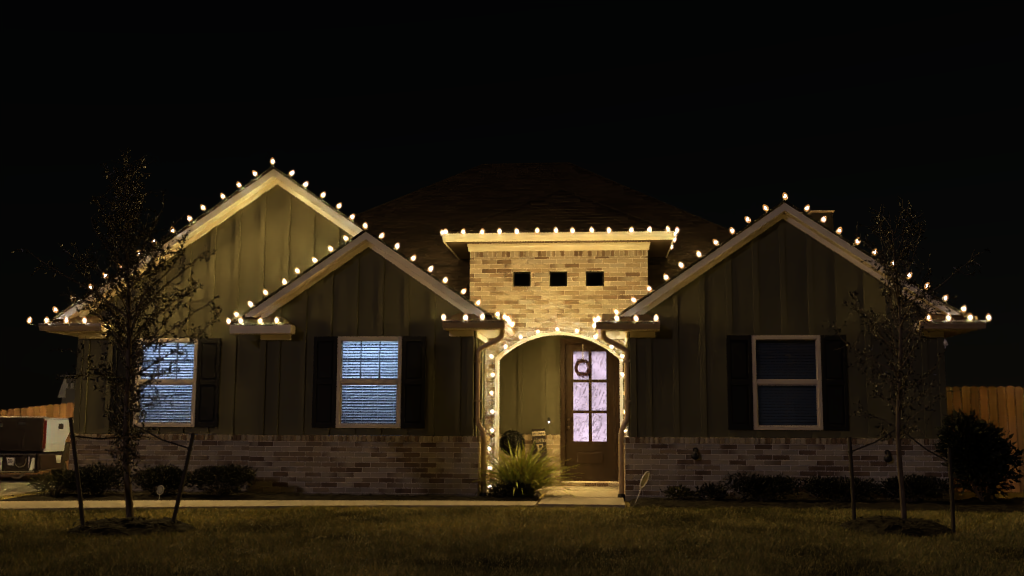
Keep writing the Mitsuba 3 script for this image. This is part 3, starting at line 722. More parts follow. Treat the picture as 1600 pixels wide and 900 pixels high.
# ------------------------------------------------------------------ light strings: bulbs, sockets and cord on each run
def bulb_mesh():
    prof = [(0.0001, 0), (.014, .002), (.0265, .018), (.030, .034), (.027, .052), (.018, .070), (.007, .081), (.0001, .084)]
    return trimesh.creation.revolve(np.array(prof), sections=12)
_b = bulb_mesh()
_c = _b.copy(); _c.apply_translation([0, 0, -.04]); _c.apply_scale(.52); _c.apply_translation([0, 0, .043])
bulb_dict = mikit.ply(_c, 'm_white', smooth=True)
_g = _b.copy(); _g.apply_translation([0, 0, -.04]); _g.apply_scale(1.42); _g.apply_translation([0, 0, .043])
scene['m_glowshell'] = {'type': 'mask', 'opacity': 0.07, 'bsdf': {'type': 'twosided', 'bsdf': {'type': 'diffuse', 'reflectance': {'type': 'rgb', 'value': [.8, .55, .25]}}}}  # oversized amber shell added around each bulb for a halo
glow_shell_dict = mikit.ply(_g, 'm_glowshell', smooth=True)
_s = trimesh.creation.cylinder(.014, .034, sections=8); _s.apply_translation([0, 0, -.014])
sock_dict = mikit.ply(_s, 'm_cord', smooth=40)
def frame(p, d):
    d = np.array(d, float); d /= np.linalg.norm(d); a = np.cross(d, [0.3, 0.9, 0.2]); a /= np.linalg.norm(a); b = np.cross(d, a)
    M = np.eye(4); M[:3, 0], M[:3, 1], M[:3, 2], M[:3, 3] = a, b, d, p
    return M
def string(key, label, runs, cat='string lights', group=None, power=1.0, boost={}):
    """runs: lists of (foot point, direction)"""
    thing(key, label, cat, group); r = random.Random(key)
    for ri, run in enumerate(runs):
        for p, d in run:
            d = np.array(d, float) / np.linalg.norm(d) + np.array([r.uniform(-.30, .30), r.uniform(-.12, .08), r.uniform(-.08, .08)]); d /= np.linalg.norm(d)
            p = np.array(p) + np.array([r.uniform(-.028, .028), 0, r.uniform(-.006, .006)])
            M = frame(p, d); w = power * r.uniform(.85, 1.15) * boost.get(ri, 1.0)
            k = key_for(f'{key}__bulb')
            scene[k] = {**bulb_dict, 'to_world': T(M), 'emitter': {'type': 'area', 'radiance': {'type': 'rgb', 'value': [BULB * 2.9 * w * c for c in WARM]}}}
            scene[key_for(f'{key}__glow_shell')] = {**glow_shell_dict, 'to_world': T(M), 'emitter': {'type': 'area', 'sampling_weight': 0.0, 'radiance': {'type': 'rgb', 'value': [.46, .19, .045]}}}  # added shell, its dim amber glow stands for the halo
            scene[key_for(f'{key}__socket')] = {**sock_dict, 'to_world': T(M)}
        pts = [np.array(p) - .02 * np.array(d) / np.linalg.norm(d) for p, d in run]; Q = []
        for a, b in zip(pts[:-1], pts[1:]):
            Q += [a + (b - a) * t - np.array([0, 0, .012 * math.sin(math.pi * t)]) for t in (0, .33, .66)]
        if len(pts) > 1: Q.append(pts[-1]); part(f'{key}__cord', MB().tube(Q, .0045, 5), 'm_cord')

def rake_run(pk, x_from, x_to, n, y, lift=.055):
    px, pz = PEAK[pk]; out = []
    for x in np.linspace(x_from, x_to, n):
        s = -1 if x < px - .05 else (1 if x > px + .05 else 0)
        out.append(((x, y, pz - S * abs(x - px) + lift), (.50 * s, -.02, .82)))
    return out
def level_run(x0, x1, n, y, z, d=(0, -.3, 1)): return [((x, y, z), d) for x in np.linspace(x0, x1, n)]
def side_run(x, ys_, z, sx): return [((x, y, z), (.25 * sx, 0, 1)) for y in ys_]

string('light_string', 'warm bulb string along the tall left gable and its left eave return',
       [rake_run('big', -8.66, -5.23, 14, YL - .305), rake_run('big', -4.955, -3.91, 5, YL - .305), level_run(-9.09, -8.17, 4, YL - .372, ZE - .002), side_run(K0 - .52, np.arange(.4, 4.5, .62), ZE + .005, -1)], power=3.2, boost={2: .5, 3: 4.0})  # side eave run is unseen, added and boosted to light the vehicle
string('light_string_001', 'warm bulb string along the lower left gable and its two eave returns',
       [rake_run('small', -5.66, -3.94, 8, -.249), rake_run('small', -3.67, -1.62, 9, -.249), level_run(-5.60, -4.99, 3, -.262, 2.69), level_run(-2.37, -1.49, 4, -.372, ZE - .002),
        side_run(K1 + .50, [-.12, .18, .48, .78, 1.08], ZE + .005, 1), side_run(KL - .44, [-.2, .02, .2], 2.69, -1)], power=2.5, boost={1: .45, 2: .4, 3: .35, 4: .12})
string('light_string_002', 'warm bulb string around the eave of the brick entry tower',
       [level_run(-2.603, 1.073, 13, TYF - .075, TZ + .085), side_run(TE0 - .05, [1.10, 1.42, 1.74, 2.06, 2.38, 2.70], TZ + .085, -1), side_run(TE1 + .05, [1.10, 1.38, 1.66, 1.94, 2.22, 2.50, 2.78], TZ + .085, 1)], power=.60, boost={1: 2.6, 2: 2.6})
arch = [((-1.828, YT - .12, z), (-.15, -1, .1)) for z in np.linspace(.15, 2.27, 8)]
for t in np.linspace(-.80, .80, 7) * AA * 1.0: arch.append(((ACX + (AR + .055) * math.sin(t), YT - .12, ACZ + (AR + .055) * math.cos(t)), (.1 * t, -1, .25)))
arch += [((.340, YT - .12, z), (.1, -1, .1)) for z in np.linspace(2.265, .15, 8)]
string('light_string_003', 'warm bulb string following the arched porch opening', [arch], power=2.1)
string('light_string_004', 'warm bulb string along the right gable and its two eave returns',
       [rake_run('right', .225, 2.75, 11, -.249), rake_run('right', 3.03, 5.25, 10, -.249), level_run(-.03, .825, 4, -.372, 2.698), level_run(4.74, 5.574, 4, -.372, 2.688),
        side_run(K2 - .50, [-.10, .25, .6, .95, 1.2], 2.705, -1), side_run(K3 + .47, np.arange(.1, 3.5, .62), 2.695, 1)], power=1.3, boost={2: .6, 3: .8, 4: .3, 5: 3.0})  # unseen right side eave run, added and boosted to light the fence

# ------------------------------------------------------------------ foliage helpers
def leaf_mesh(P, D, L, W, r, col):
    """folded leaves: P points, D directions, lengths, widths, colours -> vertices, faces, colours"""
    n = len(P); D = D / np.linalg.norm(D, axis=1, keepdims=True)
    a = np.cross(D, r.normal(size=(n, 3))); a /= np.linalg.norm(a, axis=1, keepdims=True) + 1e-9
    b = np.cross(D, a); L = L[:, None]; W = W[:, None]
    mid = P + D * L * .5
    v = np.stack([P, mid + a * W * .5 + b * W * .18, P + D * L, mid - a * W * .5 + b * W * .18], 1).reshape(-1, 3)
    i = np.arange(n)[:, None] * 4
    f = np.vstack([i + [0, 1, 2], i + [0, 2, 3]])
    return v, f, np.repeat(col, 4, 0)

def make_tree(key, label, base, height, lean, seed, first, spread, nbranch, leaf_n, r0, prof, leafcol, droop=0.0, whips=()):
    thing(key, label, 'tree'); r = np.random.default_rng(seed); wood = MB(); LP, LD = [], []
    base = np.array(base, float)
    ts = np.linspace(0, 1, 16)
    tr = np.stack([base[0] + lean[0] * ts + .03 * np.sin(ts * 9 + seed), base[1] + lean[1] * ts + .03 * np.cos(ts * 7), base[2] - .05 + height * ts], 1)
    wood.tube(tr, r0 * (1 - ts) ** .8 * .9 + .006, 9)
    for b in range(nbranch):
        t = first + (1 - first) * ((b + r.random()) / nbranch) ** .95
        p = np.array([np.interp(t, ts, tr[:, k]) for k in range(3)])
        az = b * 2.4 + r.uniform(-.5, .5); ln = spread * prof(t) * r.uniform(.55, 1.2); el = r.uniform(.45, 1.0) + .3 * (t - .5) - droop
        d = np.array([math.cos(az) * math.cos(el), math.sin(az) * math.cos(el), math.sin(el)])
        m_ = 7; q = [p]
        for s in range(m_):
            d = d + r.normal(size=3) * .13 + np.array([0, 0, .05 - .6 * droop * .1]); d /= np.linalg.norm(d); q.append(q[-1] + d * ln / m_)
        q = np.array(q); rad = np.linspace(.0024 + .008 * ln, .0022, m_ + 1); wood.tube(q, rad, 5, cap=False)
        ntw = int(4 + ln * 9)
        for w in range(ntw):
            u = r.uniform(.15, 1); pp = np.array([np.interp(u, np.linspace(0, 1, m_ + 1), q[:, k]) for k in range(3)])
            e = d * .4 + r.normal(size=3) * .55; e /= np.linalg.norm(e); tl = r.uniform(.06, .24)
            tw = np.stack([pp, pp + e * tl * .5 + r.normal(size=3) * .012, pp + e * tl]); wood.tube(tw, [.0032, .0025, .0018], 4, cap=False)
            k = max(2, int(tl * leaf_n * r.uniform(.3, 1.5)))
            s = r.random(k); LP.append(tw[0] + (tw[2] - tw[0]) * s[:, None] + r.normal(size=(k, 3)) * .012)
            LD.append(e + r.normal(size=(k, 3)) * .8)
        k = int(ln * leaf_n * .5); s = r.uniform(.1, 1, k)
        LP.append(np.stack([np.interp(s, np.linspace(0, 1, m_ + 1), q[:, j]) for j in range(3)], 1) + r.normal(size=(k, 3)) * .01); LD.append(r.normal(size=(k, 3)))
    for t, ln, el in whips:        # long nearly bare shoots
        p = np.array([np.interp(t, ts, tr[:, k]) for k in range(3)]); sg = 1 if ln > 0 else -1; u = np.linspace(0, 1, 8)
        q = np.stack([p[0] + ln * u, p[1] + .12 * u, p[2] + abs(ln) * (el * u + .10 * u * u) + .012 * np.sin(u * 11)], 1); wood.tube(q, np.linspace(.007, .002, 8), 5, cap=False)
        k = 26; s_ = r.uniform(.15, .8, k); LP.append(np.stack([np.interp(s_, u, q[:, j]) for j in range(3)], 1)); LD.append(r.normal(size=(k, 3)))
    part(f'{key}__trunk', wood, 'm_bark', smooth=True)
    P, D = np.vstack(LP), np.vstack(LD); n = len(P)
    col = np.array(leafcol) * r.uniform(.5, 1.5, (n, 1)) * np.array([1, 1, 1])
    v, f, c = leaf_mesh(P, D, r.uniform(.028, .058, n), r.uniform(.014, .028, n), r, col)
    part(f'{key}__crown', MB().add(v, f, c), 'm_leaf')

make_tree('tree', 'slender young tree staked in a mulch ring before the left gable', (-5.22, -4.58, ZG), 4.03, (-.25, 0), 3, .12, 1.08, 92, 62, .040,
          lambda t: .22 + (.95 * math.exp(-((t - .50) / .17) ** 2) if t < .55 else .95 * math.exp(-((t - .53) / .24) ** 2)), (.019, .019, .012), whips=((.42, .75, .02), (.50, .95, .12), (.58, .80, .2), (.36, .7, -.02), (.50, -.42, .6)))
make_tree('tree_001', 'small thin young tree staked in a mulch ring before the right gable', (3.36, -3.61, ZG), 3.45, (.06, 0), 8, .26, .80, 54, 40, .030,
          lambda t: .35 + .85 * math.sin(math.pi * min(1, max(0, (t - .2) / .8))), (.011, .012, .008))

# mulch rings, stakes with straps
def ring(key, cx, cy, rx, ry, label):
    poly = Polygon([(cx + rx * math.cos(a) * (1 + .05 * math.sin(5 * a)), cy + ry * math.sin(a) * (1 + .06 * math.cos(3 * a))) for a in np.linspace(0, 6.28, 40)[:-1]])
    mb = mound(poly, .045, .085, int(cx * 10), .05); chips(mb, poly.buffer(-.05), 260, 5, lambda x, y: .10 + .05 * max(0, 1 - ((x - cx) / rx) ** 2 - ((y - cy) / ry) ** 2))
    thing(key, label, 'mulch'); part(key, mb, 'm_mulch'); labels[key].update({'label': label, 'category': 'mulch', 'kind': 'stuff'})
ring('mulch_ring', -5.0, -5.05, .66, .62, 'dark mulch ring around the left young tree')
ring('mulch_ring_001', 3.22, -3.88, .60, .78, 'dark mulch ring around the right young tree')
def stake(key, a, b, to, label):
    thing(key, label, 'stake'); a, b = np.array(a), np.array(b)
    m = MB().tube([a, (a + b) / 2 + [.004, 0, 0], b], [.022, .022, .020], 8); part(f'{key}__post', m, 'm_stake')
    if to is not None:
        p = a + (b - a) * .84; t = np.array(to); s = MB().tube([p, (p + t) / 2 - [0, 0, .03], t], .009, 6); part(f'{key}__strap', s, 'm_strap')
        c = MB().tube([p - (b - a) * .012, p + (b - a) * .012], .028, 8); part(f'{key}__clamp', c, 'm_strap')
stake('tree_stake', (-5.40, -5.25, ZG - .05), (-5.78, -4.95, 1.22), (-5.30, -4.58, 1.02), 'dark stake leaning outward left of the left young tree')
stake('tree_stake_001', (-4.57, -5.02, ZG - .05), (-4.49, -4.7, 1.06), (-5.22, -4.58, 1.14), 'dark stake leaning outward right of the left young tree')
stake('tree_stake_002', (2.80, -3.75, ZG - .05), (2.81, -3.61, 1.04), (3.38, -3.61, 1.16), 'dark upright stake left of the right young tree')
stake('tree_stake_003', (3.72, -4.22, ZG - .05), (3.85, -3.8, .92), (3.42, -3.61, 1.1), 'dark upright stake right of the right young tree')

def shrub(key, label, c, rad, n, seed, L=(.03, .07), W=(.012, .026), col=(.008, .0095, .006), stems=9, cat='shrub', lobes=5):
    thing(key, label, cat); r = np.random.default_rng(seed); c = np.array(c, float); rad = np.array(rad, float)
    cs = [(np.array([0, 0, .0]), .8)] + [(np.array([r.uniform(-.5, .5), r.uniform(-.4, .4), r.uniform(-.1, .5)]), r.uniform(.35, .6)) for _ in range(lobes)]
    P, D = [], []
    for o, s in cs:
        k = int(n * s * s / sum(q[1] ** 2 for q in cs)); d = r.normal(size=(k, 3)); d /= np.linalg.norm(d, axis=1, keepdims=True)
        q = o + d * s * (r.random((k, 1)) ** .33) * r.uniform(.85, 1.12, (k, 1)); P.append(c + [0, 0, rad[2]] + q * rad); D.append(d * [1, 1, .7] + r.normal(size=(k, 3)) * .5 + [0, 0, .4])
    P, D = np.vstack(P), np.vstack(D); ok = P[:, 2] > c[2] + .01; P, D = P[ok], D[ok]; k = len(P)
    colr = np.array(col) * r.uniform(.4, 1.7, (k, 1)) * np.stack([r.uniform(.9, 1.3, k), np.ones(k), np.ones(k)], 1)
    v, f, cc = leaf_mesh(P, D, r.uniform(*L, k), r.uniform(*W, k), r, colr)
    part(f'{key}__foliage', MB().add(v, f, cc), 'm_shrubleaf')
    w = MB()
    for _ in range(stems):
        a = r.uniform(0, 6.28); e = c + np.array([math.cos(a) * rad[0] * .6, math.sin(a) * rad[1] * .6, rad[2] * r.uniform(1, 1.6)])
        w.tube([c + [.02 * math.cos(a), .02 * math.sin(a), 0], (c + e) / 2 + r.normal(size=3) * .03, e], [.010, .008, .003], 5)
    part(f'{key}__stem', w, 'm_bark')

shrub('shrub', 'feathery low shrub at the driveway end of the left bed', (-8.02, -1.0, .08), (.42, .35, .17), 1700, 21, L=(.05, .12), W=(.006, .012), col=(.018, .022, .009))
shrub('shrub_001', 'dark rounded shrub second from the driveway in the left bed', (-7.42, -.95, .07), (.66, .40, .24), 5200, 22)
shrub('shrub_002', 'dark rounded shrub behind the pale oval marker in the left bed', (-6.45, -.85, .07), (.50, .38, .25), 4600, 23)
shrub('shrub_003', 'dark rounded shrub before the pipe stub in the left bed', (-5.62, -.75, .07), (.62, .38, .25), 5200, 24)
shrub('shrub_004', 'large broad leaved shrub at the right corner by the fence', (5.40, -.35, .06), (.58, .45, .62), 4200, 25, L=(.07, .14), W=(.035, .06), col=(.012, .015, .009), stems=16, lobes=7)
shrub('shrub_005', 'low trailing plant just right of the oval garden marker', (1.05, -.55, .08), (.24, .2, .10), 300, 26, L=(.05, .12), W=(.012, .03), col=(.03, .033, .012))
shrub('shrub_006', 'small leafy plant below the left wall tap', (1.52, -.55, .08), (.30, .22, .12), 420, 27, L=(.04, .09), W=(.02, .04), col=(.015, .016, .009))
shrub('shrub_007', 'dark low shrub under the dark right window', (2.3, -.6, .07), (.62, .32, .20), 3400, 28)
shrub('shrub_008', 'dark low shrub below the right end of the dark window', (3.35, -.6, .07), (.62, .34, .20), 3400, 29)
shrub('shrub_009', 'dark low shrub behind the right young tree', (4.3, -.65, .07), (.60, .34, .22), 3400, 30)
shrub('shrub_010', 'dark leafy plant at the foot of the spiky grass', (-1.42, -.28, .07), (.34, .22, .12), 650, 31, L=(.04, .09), W=(.02, .04), col=(.02, .022, .013))

# spiky strap leaved clump by the arch
thing('spiky_plant', 'bright green strap leaved clump beside the porch arch', 'plant')
r = np.random.default_rng(5)
def straps(n, c, L, hue):
    mb = MB()
    for i in range(n):
        a = r.uniform(0, 6.28); el = r.uniform(.5, 1.42); ln = r.uniform(*L); w = r.uniform(.011, .021)
        p = np.array([c[0] + r.normal() * .07, c[1] + r.normal() * .06, c[2]]); h = np.array([math.cos(a), math.sin(a), 0]); sd = np.array([-h[1], h[0], 0]); q = []
        for s in range(7):
            q.append(p.copy()); p = p + (h * math.cos(el) + np.array([0, 0, math.sin(el)])) * ln / 6; el -= r.uniform(.03, .19) * (1 + s * .22)
        q = np.array(q); ww = w * np.array([.7, 1, 1, .95, .8, .5, .05])
        v = np.stack([q - sd * ww[:, None], q + sd * ww[:, None] , q + np.array([0, 0, .3]) * -w], 1).reshape(-1, 3)
        f = []
        for s in range(6): f += [[3 * s, 3 * s + 2, 3 * s + 5, 3 * s + 3], [3 * s + 2, 3 * s + 1, 3 * s + 4, 3 * s + 5]]
        c_ = np.array(hue) * r.uniform(.6, 1.4) * np.array([r.uniform(.9, 1.25), 1, r.uniform(.7, 1.1)])
        mb.add(v, f, np.tile(c_, (21, 1)) * np.repeat(np.linspace(.75, 1.1, 7), 3)[:, None])
    return mb
part('spiky_plant__leaves', straps(430, (-1.24, .12, .08), (.58, 1.0), (.35, .40, .11)), 'm_leaf', label=None)

# topiary ball in a pot, leaning sign, wreath
thing('topiary_ball', 'dark round clipped ball plant on the porch behind the spiky clump', 'plant')
q = MB(); prof = np.array([(.0001, 0), (.12, 0), (.15, .26), (.165, .27), (.165, .30), (.145, .30), (.135, .27), (.0001, .26)]); pt = trimesh.creation.revolve(prof, sections=24); pt.apply_translation([-1.55, 2.15, .093]); q.tri(pt); part('topiary_ball__pot', q, 'm_black', smooth=40)
r = np.random.default_rng(12); k = 3600; d = r.normal(size=(k, 3)); d /= np.linalg.norm(d, axis=1, keepdims=True)
P = np.array([-1.555, 2.15, .835]) + d * (.205 * r.uniform(.86, 1.03, (k, 1)))
v, f, c = leaf_mesh(P, d + r.normal(size=(k, 3)) * .7, r.uniform(.018, .03, k), r.uniform(.010, .018, k), r, np.array((.008, .009, .008)) * r.uniform(.4, 2, (k, 1)))
part('topiary_ball__foliage', MB().add(v, f, c), 'm_leaf')
q = MB().tube([[-1.55, 2.15, .35], [-1.55, 2.15, .8]], .018, 7); part('topiary_ball__stem', q, 'm_bark')
s = trimesh.creation.icosphere(3, .185); s.apply_translation([-1.555, 2.15, .835]); part('topiary_ball__inner_ball', MB().tri(s), 'm_black', smooth=True)  # solid black ball filling the inside of the foliage

thing('porch_sign', 'tall dark wooden porch sign reading Hello F leaning on the brick', 'sign')
Mz = np.eye(4); aX, aY = math.radians(-9), math.radians(4.5)
Rx = np.array([[1, 0, 0], [0, math.cos(aX), -math.sin(aX)], [0, math.sin(aX), math.cos(aX)]]); Ry = np.array([[math.cos(aY), 0, -math.sin(aY)], [0, 1, 0], [math.sin(aY), 0, math.cos(aY)]])
Mz[:3, :3] = Ry @ Rx; Mz[:3, 3] = [-1.055, 2.43, .10]      # board local: x across, z up from the foot, front at y = 0
def onboard(mb):
    v, f = mb.mesh(); return MB().add(v @ Mz[:3, :3].T + Mz[:3, 3], f)
q = MB(); q.bev(-.118, .118, 0, .02, 0, .99, .004); part('porch_sign__board', onboard(q), 'm_signboard')
band = sbox(-.100, .886, .100, .930).buffer(.018)
q = MB().prism(band, -.004, -.0005); part('porch_sign__pattern_band', onboard(q), 'm_signwhite')
q = MB()
from shapely.geometry import Point
for i in range(5):
    c0 = Point(-.088 + .044 * i, .908)
    if i % 2 == 0: q.prism(c0.buffer(.019).difference(c0.buffer(.011)), -.0062, -.0042); q.prism(c0.buffer(.005), -.0062, -.0042)
    else:
        for sgn in (-1, 1): q.prism(affinity.rotate(sbox(c0.x - .021, c0.y - .0035, c0.x + .021, c0.y + .0035), 45 * sgn), -.0062 - (.001 if sgn > 0 else 0), -.0042)
part('porch_sign__pattern', onboard(q), 'm_signboard')
tm = meshkit.text_mesh('Hello', .072, .003, bold=False); v = np.array(tm.vertices); w_ = v[:, 0].max()
v[:, 0] = (v[:, 0] - w_ / 2) * .92 + v[:, 1] * .22 + .0; q = MB().add(np.stack([v[:, 0], -v[:, 2] - .0005, v[:, 1] + .752], 1), np.array(tm.faces)[:, ::-1]); part('porch_sign__greeting', onboard(q), 'm_signwhite')
F_ = unary_union([sbox(-.036, .55, -.012, .722), sbox(-.062, .55, .012, .566), sbox(-.062, .706, .062, .722), sbox(.046, .672, .062, .722), sbox(-.012, .634, .036, .648), sbox(.024, .618, .036, .664)])
q = MB().prism(F_, -.004, -.0005); part('porch_sign__letter', onboard(q), 'm_signwhite')

thing('wreath', 'small dark berry twig wreath hanging on the front door', 'wreath')
r = np.random.default_rng(9); q = MB(); C = np.array([-.345, YD - .075, 2.150])
for i in range(420):
    a = r.uniform(0, 6.28); rr_ = .116 + r.normal() * .014; p = C + [rr_ * math.cos(a), r.normal() * .014, rr_ * math.sin(a)]
    d = np.array([-math.sin(a), r.normal() * .3, math.cos(a)]) + np.array([math.cos(a), 0, math.sin(a)]) * r.uniform(-.5, .9); d /= np.linalg.norm(d)
    L = r.uniform(.03, .085); q.tube([p, p + d * L * .5 + [0, 0, .004], p + d * L], [.006, .005, .003], 4)
part('wreath__twigs', q, 'm_berry')
th = np.linspace(0, 2 * np.pi, 33); q = MB().tube(np.stack([C[0] + .118 * np.cos(th), C[1] + 0 * th, C[2] + .118 * np.sin(th)], 1), .014, 7); part('wreath__hoop', q, 'm_berry', smooth=True)
q = MB(); q.box(-.352, -.338, YD - .052, YD - .047, 2.27, 2.572); q.box(-.352, -.338, YD - .085, YD - .053, 2.262, 2.268); part('wreath__hanger', q, 'm_white')

# garden markers, pipe stub
def marker(key, label, foot, top, tilt, rx, rz, mottle=False):
    thing(key, label, 'garden marker'); foot, top = np.array(foot), np.array(top)
    part(f'{key}__stick', MB().tube([foot, (foot + top) / 2, top], .006, 6), 'm_shedtrim' if mottle else 'm_white')
    ax = top - foot; ax /= np.linalg.norm(ax); c = top + ax * rz
    t = np.linspace(0, 6.2832, 25); sx = np.array([math.cos(tilt), math.sin(tilt), 0])
    part(f'{key}__oval_rim', MB().tube(c + rx * np.cos(t)[:, None] * sx + rz * np.sin(t)[:, None] * ax, .009, 7), 'm_shedtrim' if mottle else 'm_white', smooth=True)
    d = trimesh.creation.icosphere(2, 1); v = np.array(d.vertices); nn = np.cross(sx, ax)
    v = c + v[:, :1] * sx * rx * .8 + v[:, 1:2] * nn * .006 + v[:, 2:] * ax * rz * .85
    part(f'{key}__oval_plate', MB().add(v, d.faces), 'm_shedtrim' if mottle else 'm_trim', smooth=True)
marker('garden_marker', 'pale oval garden marker tilted on a stick right of the porch walk', (.44, -1.0, .06), (.535, -.95, .285), 1.0, .085, .125)
marker('garden_marker_001', 'pale mottled oval marker among the shrubs under the left window', (-6.30, -1.32, .06), (-6.30, -1.30, .15), .45, .042, .062, True)
thing('pipe_stub', 'short pale pipe stub standing against the left brick base', 'pipe')
q = MB().tube([[-5.55, -.20, .05], [-5.55, -.20, .40]], .022, 10); part('pipe_stub__pipe', q, 'm_plain', smooth=40)
q = MB().tube([[-5.55, -.20, .40], [-5.55, -.20, .44]], .028, 10); part('pipe_stub__cap', q, 'm_plain', smooth=40)

# ------------------------------------------------------------------ fences of dog eared pickets
def fence(key, label, x0, x1, y, top, drop, seed):
    thing(key, label, 'fence'); r = random.Random(seed); x = x0
    while x < x1:
        w = .137 + r.uniform(-.003, .003); zt = top(x) + r.uniform(-.008, .008); a, b = x, x + w
        poly = Polygon([(a, -.1), (b, -.1), (b, zt - .035), (b - .012, zt - .012), (b - .04, zt), (a + .04, zt), (a + .012, zt - .012), (a, zt - .035)])
        base = np.array((.36, .20, .095)) * r.uniform(.5, 1.25) * np.array((1, r.uniform(.93, 1.05), r.uniform(.85, 1.1)))
        q = MB(); yy = y + r.uniform(-.004, .004); nstrip = 6
        for i in range(nstrip):          # vertical strips, each its own tone: the grain of the board
            s = poly.intersection(sbox(a + w * i / nstrip, -1, a + w * (i + 1) / nstrip, 9)); q.prism(s, yy, yy + .016, base * r.uniform(.78, 1.16))
        part(f'{key}__picket', q, 'm_fence'); x += w + r.uniform(.009, .017)
    m = MB()
    for z in (.3, 1.0, 1.55):
        n = 6; xs_ = np.linspace(x0, x1, n)
        for p, q_ in zip(xs_[:-1], xs_[1:]): m.box(p, q_, y + .024, y + .06, top(p) - 1.85 + z, top(p) - 1.85 + z + .08, (.2, .11, .05))
    part(f'{key}__rail', m, 'm_fence')
fence('fence', 'dog eared cedar picket fence right of the house behind the large shrub', 5.06, 9.2, 3.0, lambda x: 1.852, 0, 3)
fence('fence_001', 'dog eared cedar picket fence beyond the driveway left of the house', -14.6, -8.2, 6.0, lambda x: 1.60 + (x + 11.3) * .102, 0, 4)

# ------------------------------------------------------------------ vehicle on the driveway, shed beyond the fence
V = thing('parked_vehicle', 'white vehicle with black tailgate, red tail lamp and pale marked bumper on the driveway', 'vehicle')
vx0, vx1, vy = -12.35, -10.40, 3.0
# right bed side with wheel arch and crease
side = Polygon([(vy + .03, .60), (vy + .70, .60), (vy + .74, .80), (vy + .88, .96), (vy + 1.12, 1.0), (vy + 1.36, .94), (vy + 1.50, .78), (vy + 1.54, .60), (vy + 2.1, .60), (vy + 2.1, 1.20), (vy + .02, 1.205)])
for xx, sg in ((vx1, 1), (vx0, -1)):
    m = MB(); m.sidex(side, min(xx, xx - sg * .05), max(xx, xx - sg * .05)); k = part(f'{V}__bed_side', m, 'm_whitepaint')
    m = MB(); m.bev(min(xx - sg * .10, xx + sg * .018), max(xx - sg * .10, xx + sg * .018), vy + .03, vy + 2.1, 1.206, 1.235, .008); m.bev(min(xx, xx + sg * .012), max(xx, xx + sg * .012), vy + .06, vy + .70, .742, .768, .005); part(f'{k}__rail', m, 'm_whitepaint')
    if sg > 0:
        m = MB(); m.bev(xx + .001, xx + .006, vy + .44, vy + .62, 1.02, 1.125, .002); part(f'{k}__filler_flap', m, 'm_black')
m = MB(); m.bev(vx0 + .02, vx1 - .07, vy - .005, vy + .05, .60, 1.235, .02); TG = part(f'{V}__tailgate', m, 'm_blackpaint')
m = MB(); m.bev(vx0 + .3, vx1 - .42, vy - .016, vy - .004, .70, .98, .012); part(f'{TG}__inset_panel', m, 'm_blackpaint')
m = MB(); m.bev((vx0 + vx1) / 2 - .12, (vx0 + vx1) / 2 + .12, vy - .03, vy - .004, 1.06, 1.13, .008); m.bev(-10.95, -10.80, vy - .022, vy - .004, 1.10, 1.15, .006); part(f'{TG}__handle', m, 'm_chrome')
m = MB(); x = vx0 + .03
while x < vx1 - .1:
    m.bev(x, x + .075, vy - .02, vy + .06, 1.236, 1.262, .008); x += .079
part(f'{TG}__ribbed_cap', m, 'm_white')
for xx in (vx0 + .002, vx1 - .045):
    m = MB(); m.bev(xx, xx + .040, vy - .018, vy + .03, .66, 1.19, .01); part(f'{V}__tail_lamp', m, 'm_redlens')
prof = Polygon([(vy - .20, .26), (vy - .17, .22), (vy - .06, .22), (vy - .06, .57), (vy - .15, .575), (vy - .20, .54), (vy - .215, .40)])
m = MB(); m.sidex(prof, vx0 + .06, vx1 - .06); m.bev(vx0 - .02, vx0 + .055, vy - .20, vy + .66, .25, .57, .03); m.bev(vx1 - .055, vx1 + .02, vy - .20, vy + .66, .25, .57, .03); BP = part(f'{V}__bumper', m, 'm_blackpaint')
m = MB(); m.bev(vx0 + .1, vx1 - .06, vy - .224, vy - .205, .545, .572, .004); m.bev(vx0 + .1, vx1 - .06, vy - .222, vy - .212, .235, .255, .003); part(f'{BP}__bright_strip', m, 'm_chrome')
def plate(x0, x1, z0, z1, sk=.02, mat='m_white', yy=vy - .222, name='pale_patch'):  # white plate and decals, plus chrome reflections painted as white patches
    q = MB(); q.add([[x0, yy, z1], [x1, yy, z1], [x1 - sk * .3, yy + .004, z0], [x0 + sk, yy + .004, z0], [x0, yy + .01, z1], [x1, yy + .01, z1], [x1 - sk * .3, yy + .014, z0], [x0 + sk, yy + .014, z0]], [[0, 3, 2, 1], [0, 1, 5, 4], [1, 2, 6, 5], [2, 3, 7, 6], [3, 0, 4, 7]])
    return part(f'{BP}__{name}', q, mat)
plate(-11.36, -11.10, .26, .50, .0, 'm_white', name='licence_plate'); plate(-11.02, -10.86, .36, .50, .04)
plate(-10.60, -10.565, .30, .52, .03); plate(-10.52, -10.475, .30, .50, -.03); plate(-10.565, -10.50, .27, .30, .0)
q = MB()
for (xa, xb, za) in ((-10.985, -10.90, .455), (-10.985, -10.885, .43), (-10.98, -10.90, .405), (-11.33, -11.14, .40), (-11.31, -11.18, .35)): q.box(xa, xb, vy - .226, vy - .2225, za, za + .012)
part(f'{BP}__marking', q, 'm_black')
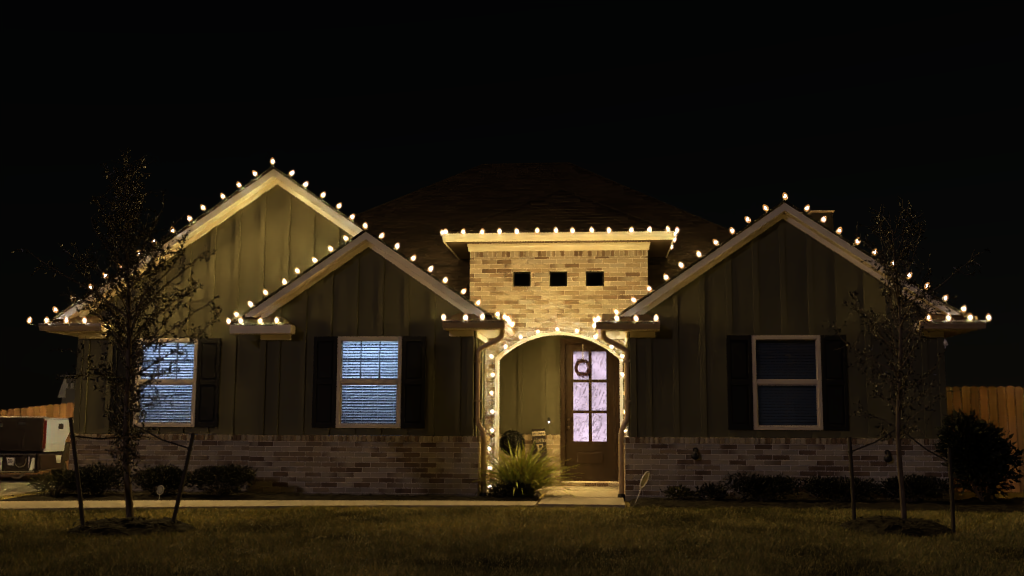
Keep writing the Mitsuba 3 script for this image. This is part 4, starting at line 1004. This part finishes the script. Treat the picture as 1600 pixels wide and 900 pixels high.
q = MB(); q.add([[vx1 + .022, vy + .36, .53], [vx1 + .022, vy + .58, .53], [vx1 + .022, vy + .55, .38], [vx1 + .022, vy + .40, .38]], [[0, 1, 2, 3]]); part(f'{BP}__pale_patch', q, 'm_white')
q = MB(); t = np.linspace(0, math.pi, 12); q.tube(np.stack([-10.73 + .11 * np.cos(t), vy - .24 + 0 * t, .50 - .17 * np.sin(t) ** .6], 1), .010, 6); part(f'{V}__tow_loop', q, 'm_chrome')
m = MB(); m.box(-11.6, -10.7, vy + .1, vy + .3, .20, .28); m.tube([[-11.0, vy + .0, .14], [-10.85, vy - .05, .13], [-10.75, vy - .05, .20]], .03, 8); part(f'{V}__exhaust', m, 'm_chrome')
m = MB(); m.box(vx0 + .06, vx1 - .06, vy + .06, vy + 2.1, .40, .60); part(f'{V}__chassis', m, 'm_black')
for xx in (vx0 + .12, vx1 - .26):
    w = trimesh.creation.cylinder(.36, .22, sections=28); w.apply_transform(trimesh.transformations.rotation_matrix(math.pi / 2, [0, 1, 0])); w.apply_translation([xx + .07, vy + 1.12, .40])
    k = part(f'{V}__wheel', MB().tri(w), 'm_rubber', smooth=40)
    w = trimesh.creation.cylinder(.2, .23, sections=20); w.apply_transform(trimesh.transformations.rotation_matrix(math.pi / 2, [0, 1, 0])); w.apply_translation([xx + .07, vy + 1.12, .40]); part(f'{k}__rim', MB().tri(w), 'm_chrome', smooth=40)

thing('neighbour_shed', 'dim grey shed with two small pale windows beyond the left fence', 'shed')
m = MB(); m.prism(Polygon([(-16.10, 0), (-14.2, 0), (-14.2, 2.46), (-15.95, 2.46)]), 14, 15.6); part('neighbour_shed__wall', m, 'm_plain')
m = MB(); m.prism(Polygon([(-16.12, 1.85), (-15.88, 1.85), (-15.88, 2.40), (-15.95, 2.40)]), 13.97, 13.998); part('neighbour_shed__trim', m, 'm_shedtrim')
m = MB(); m.bev(-16.05, -14.1, 13.9, 15.7, 2.47, 2.52, .01); part('neighbour_shed__roof', m, 'm_plain')
for x in (-15.88, -15.72):
    m = MB(); m.bev(x, x + .075, 13.96, 13.998, 2.12, 2.28, .004); part('neighbour_shed__window', m, 'm_shedtrim')
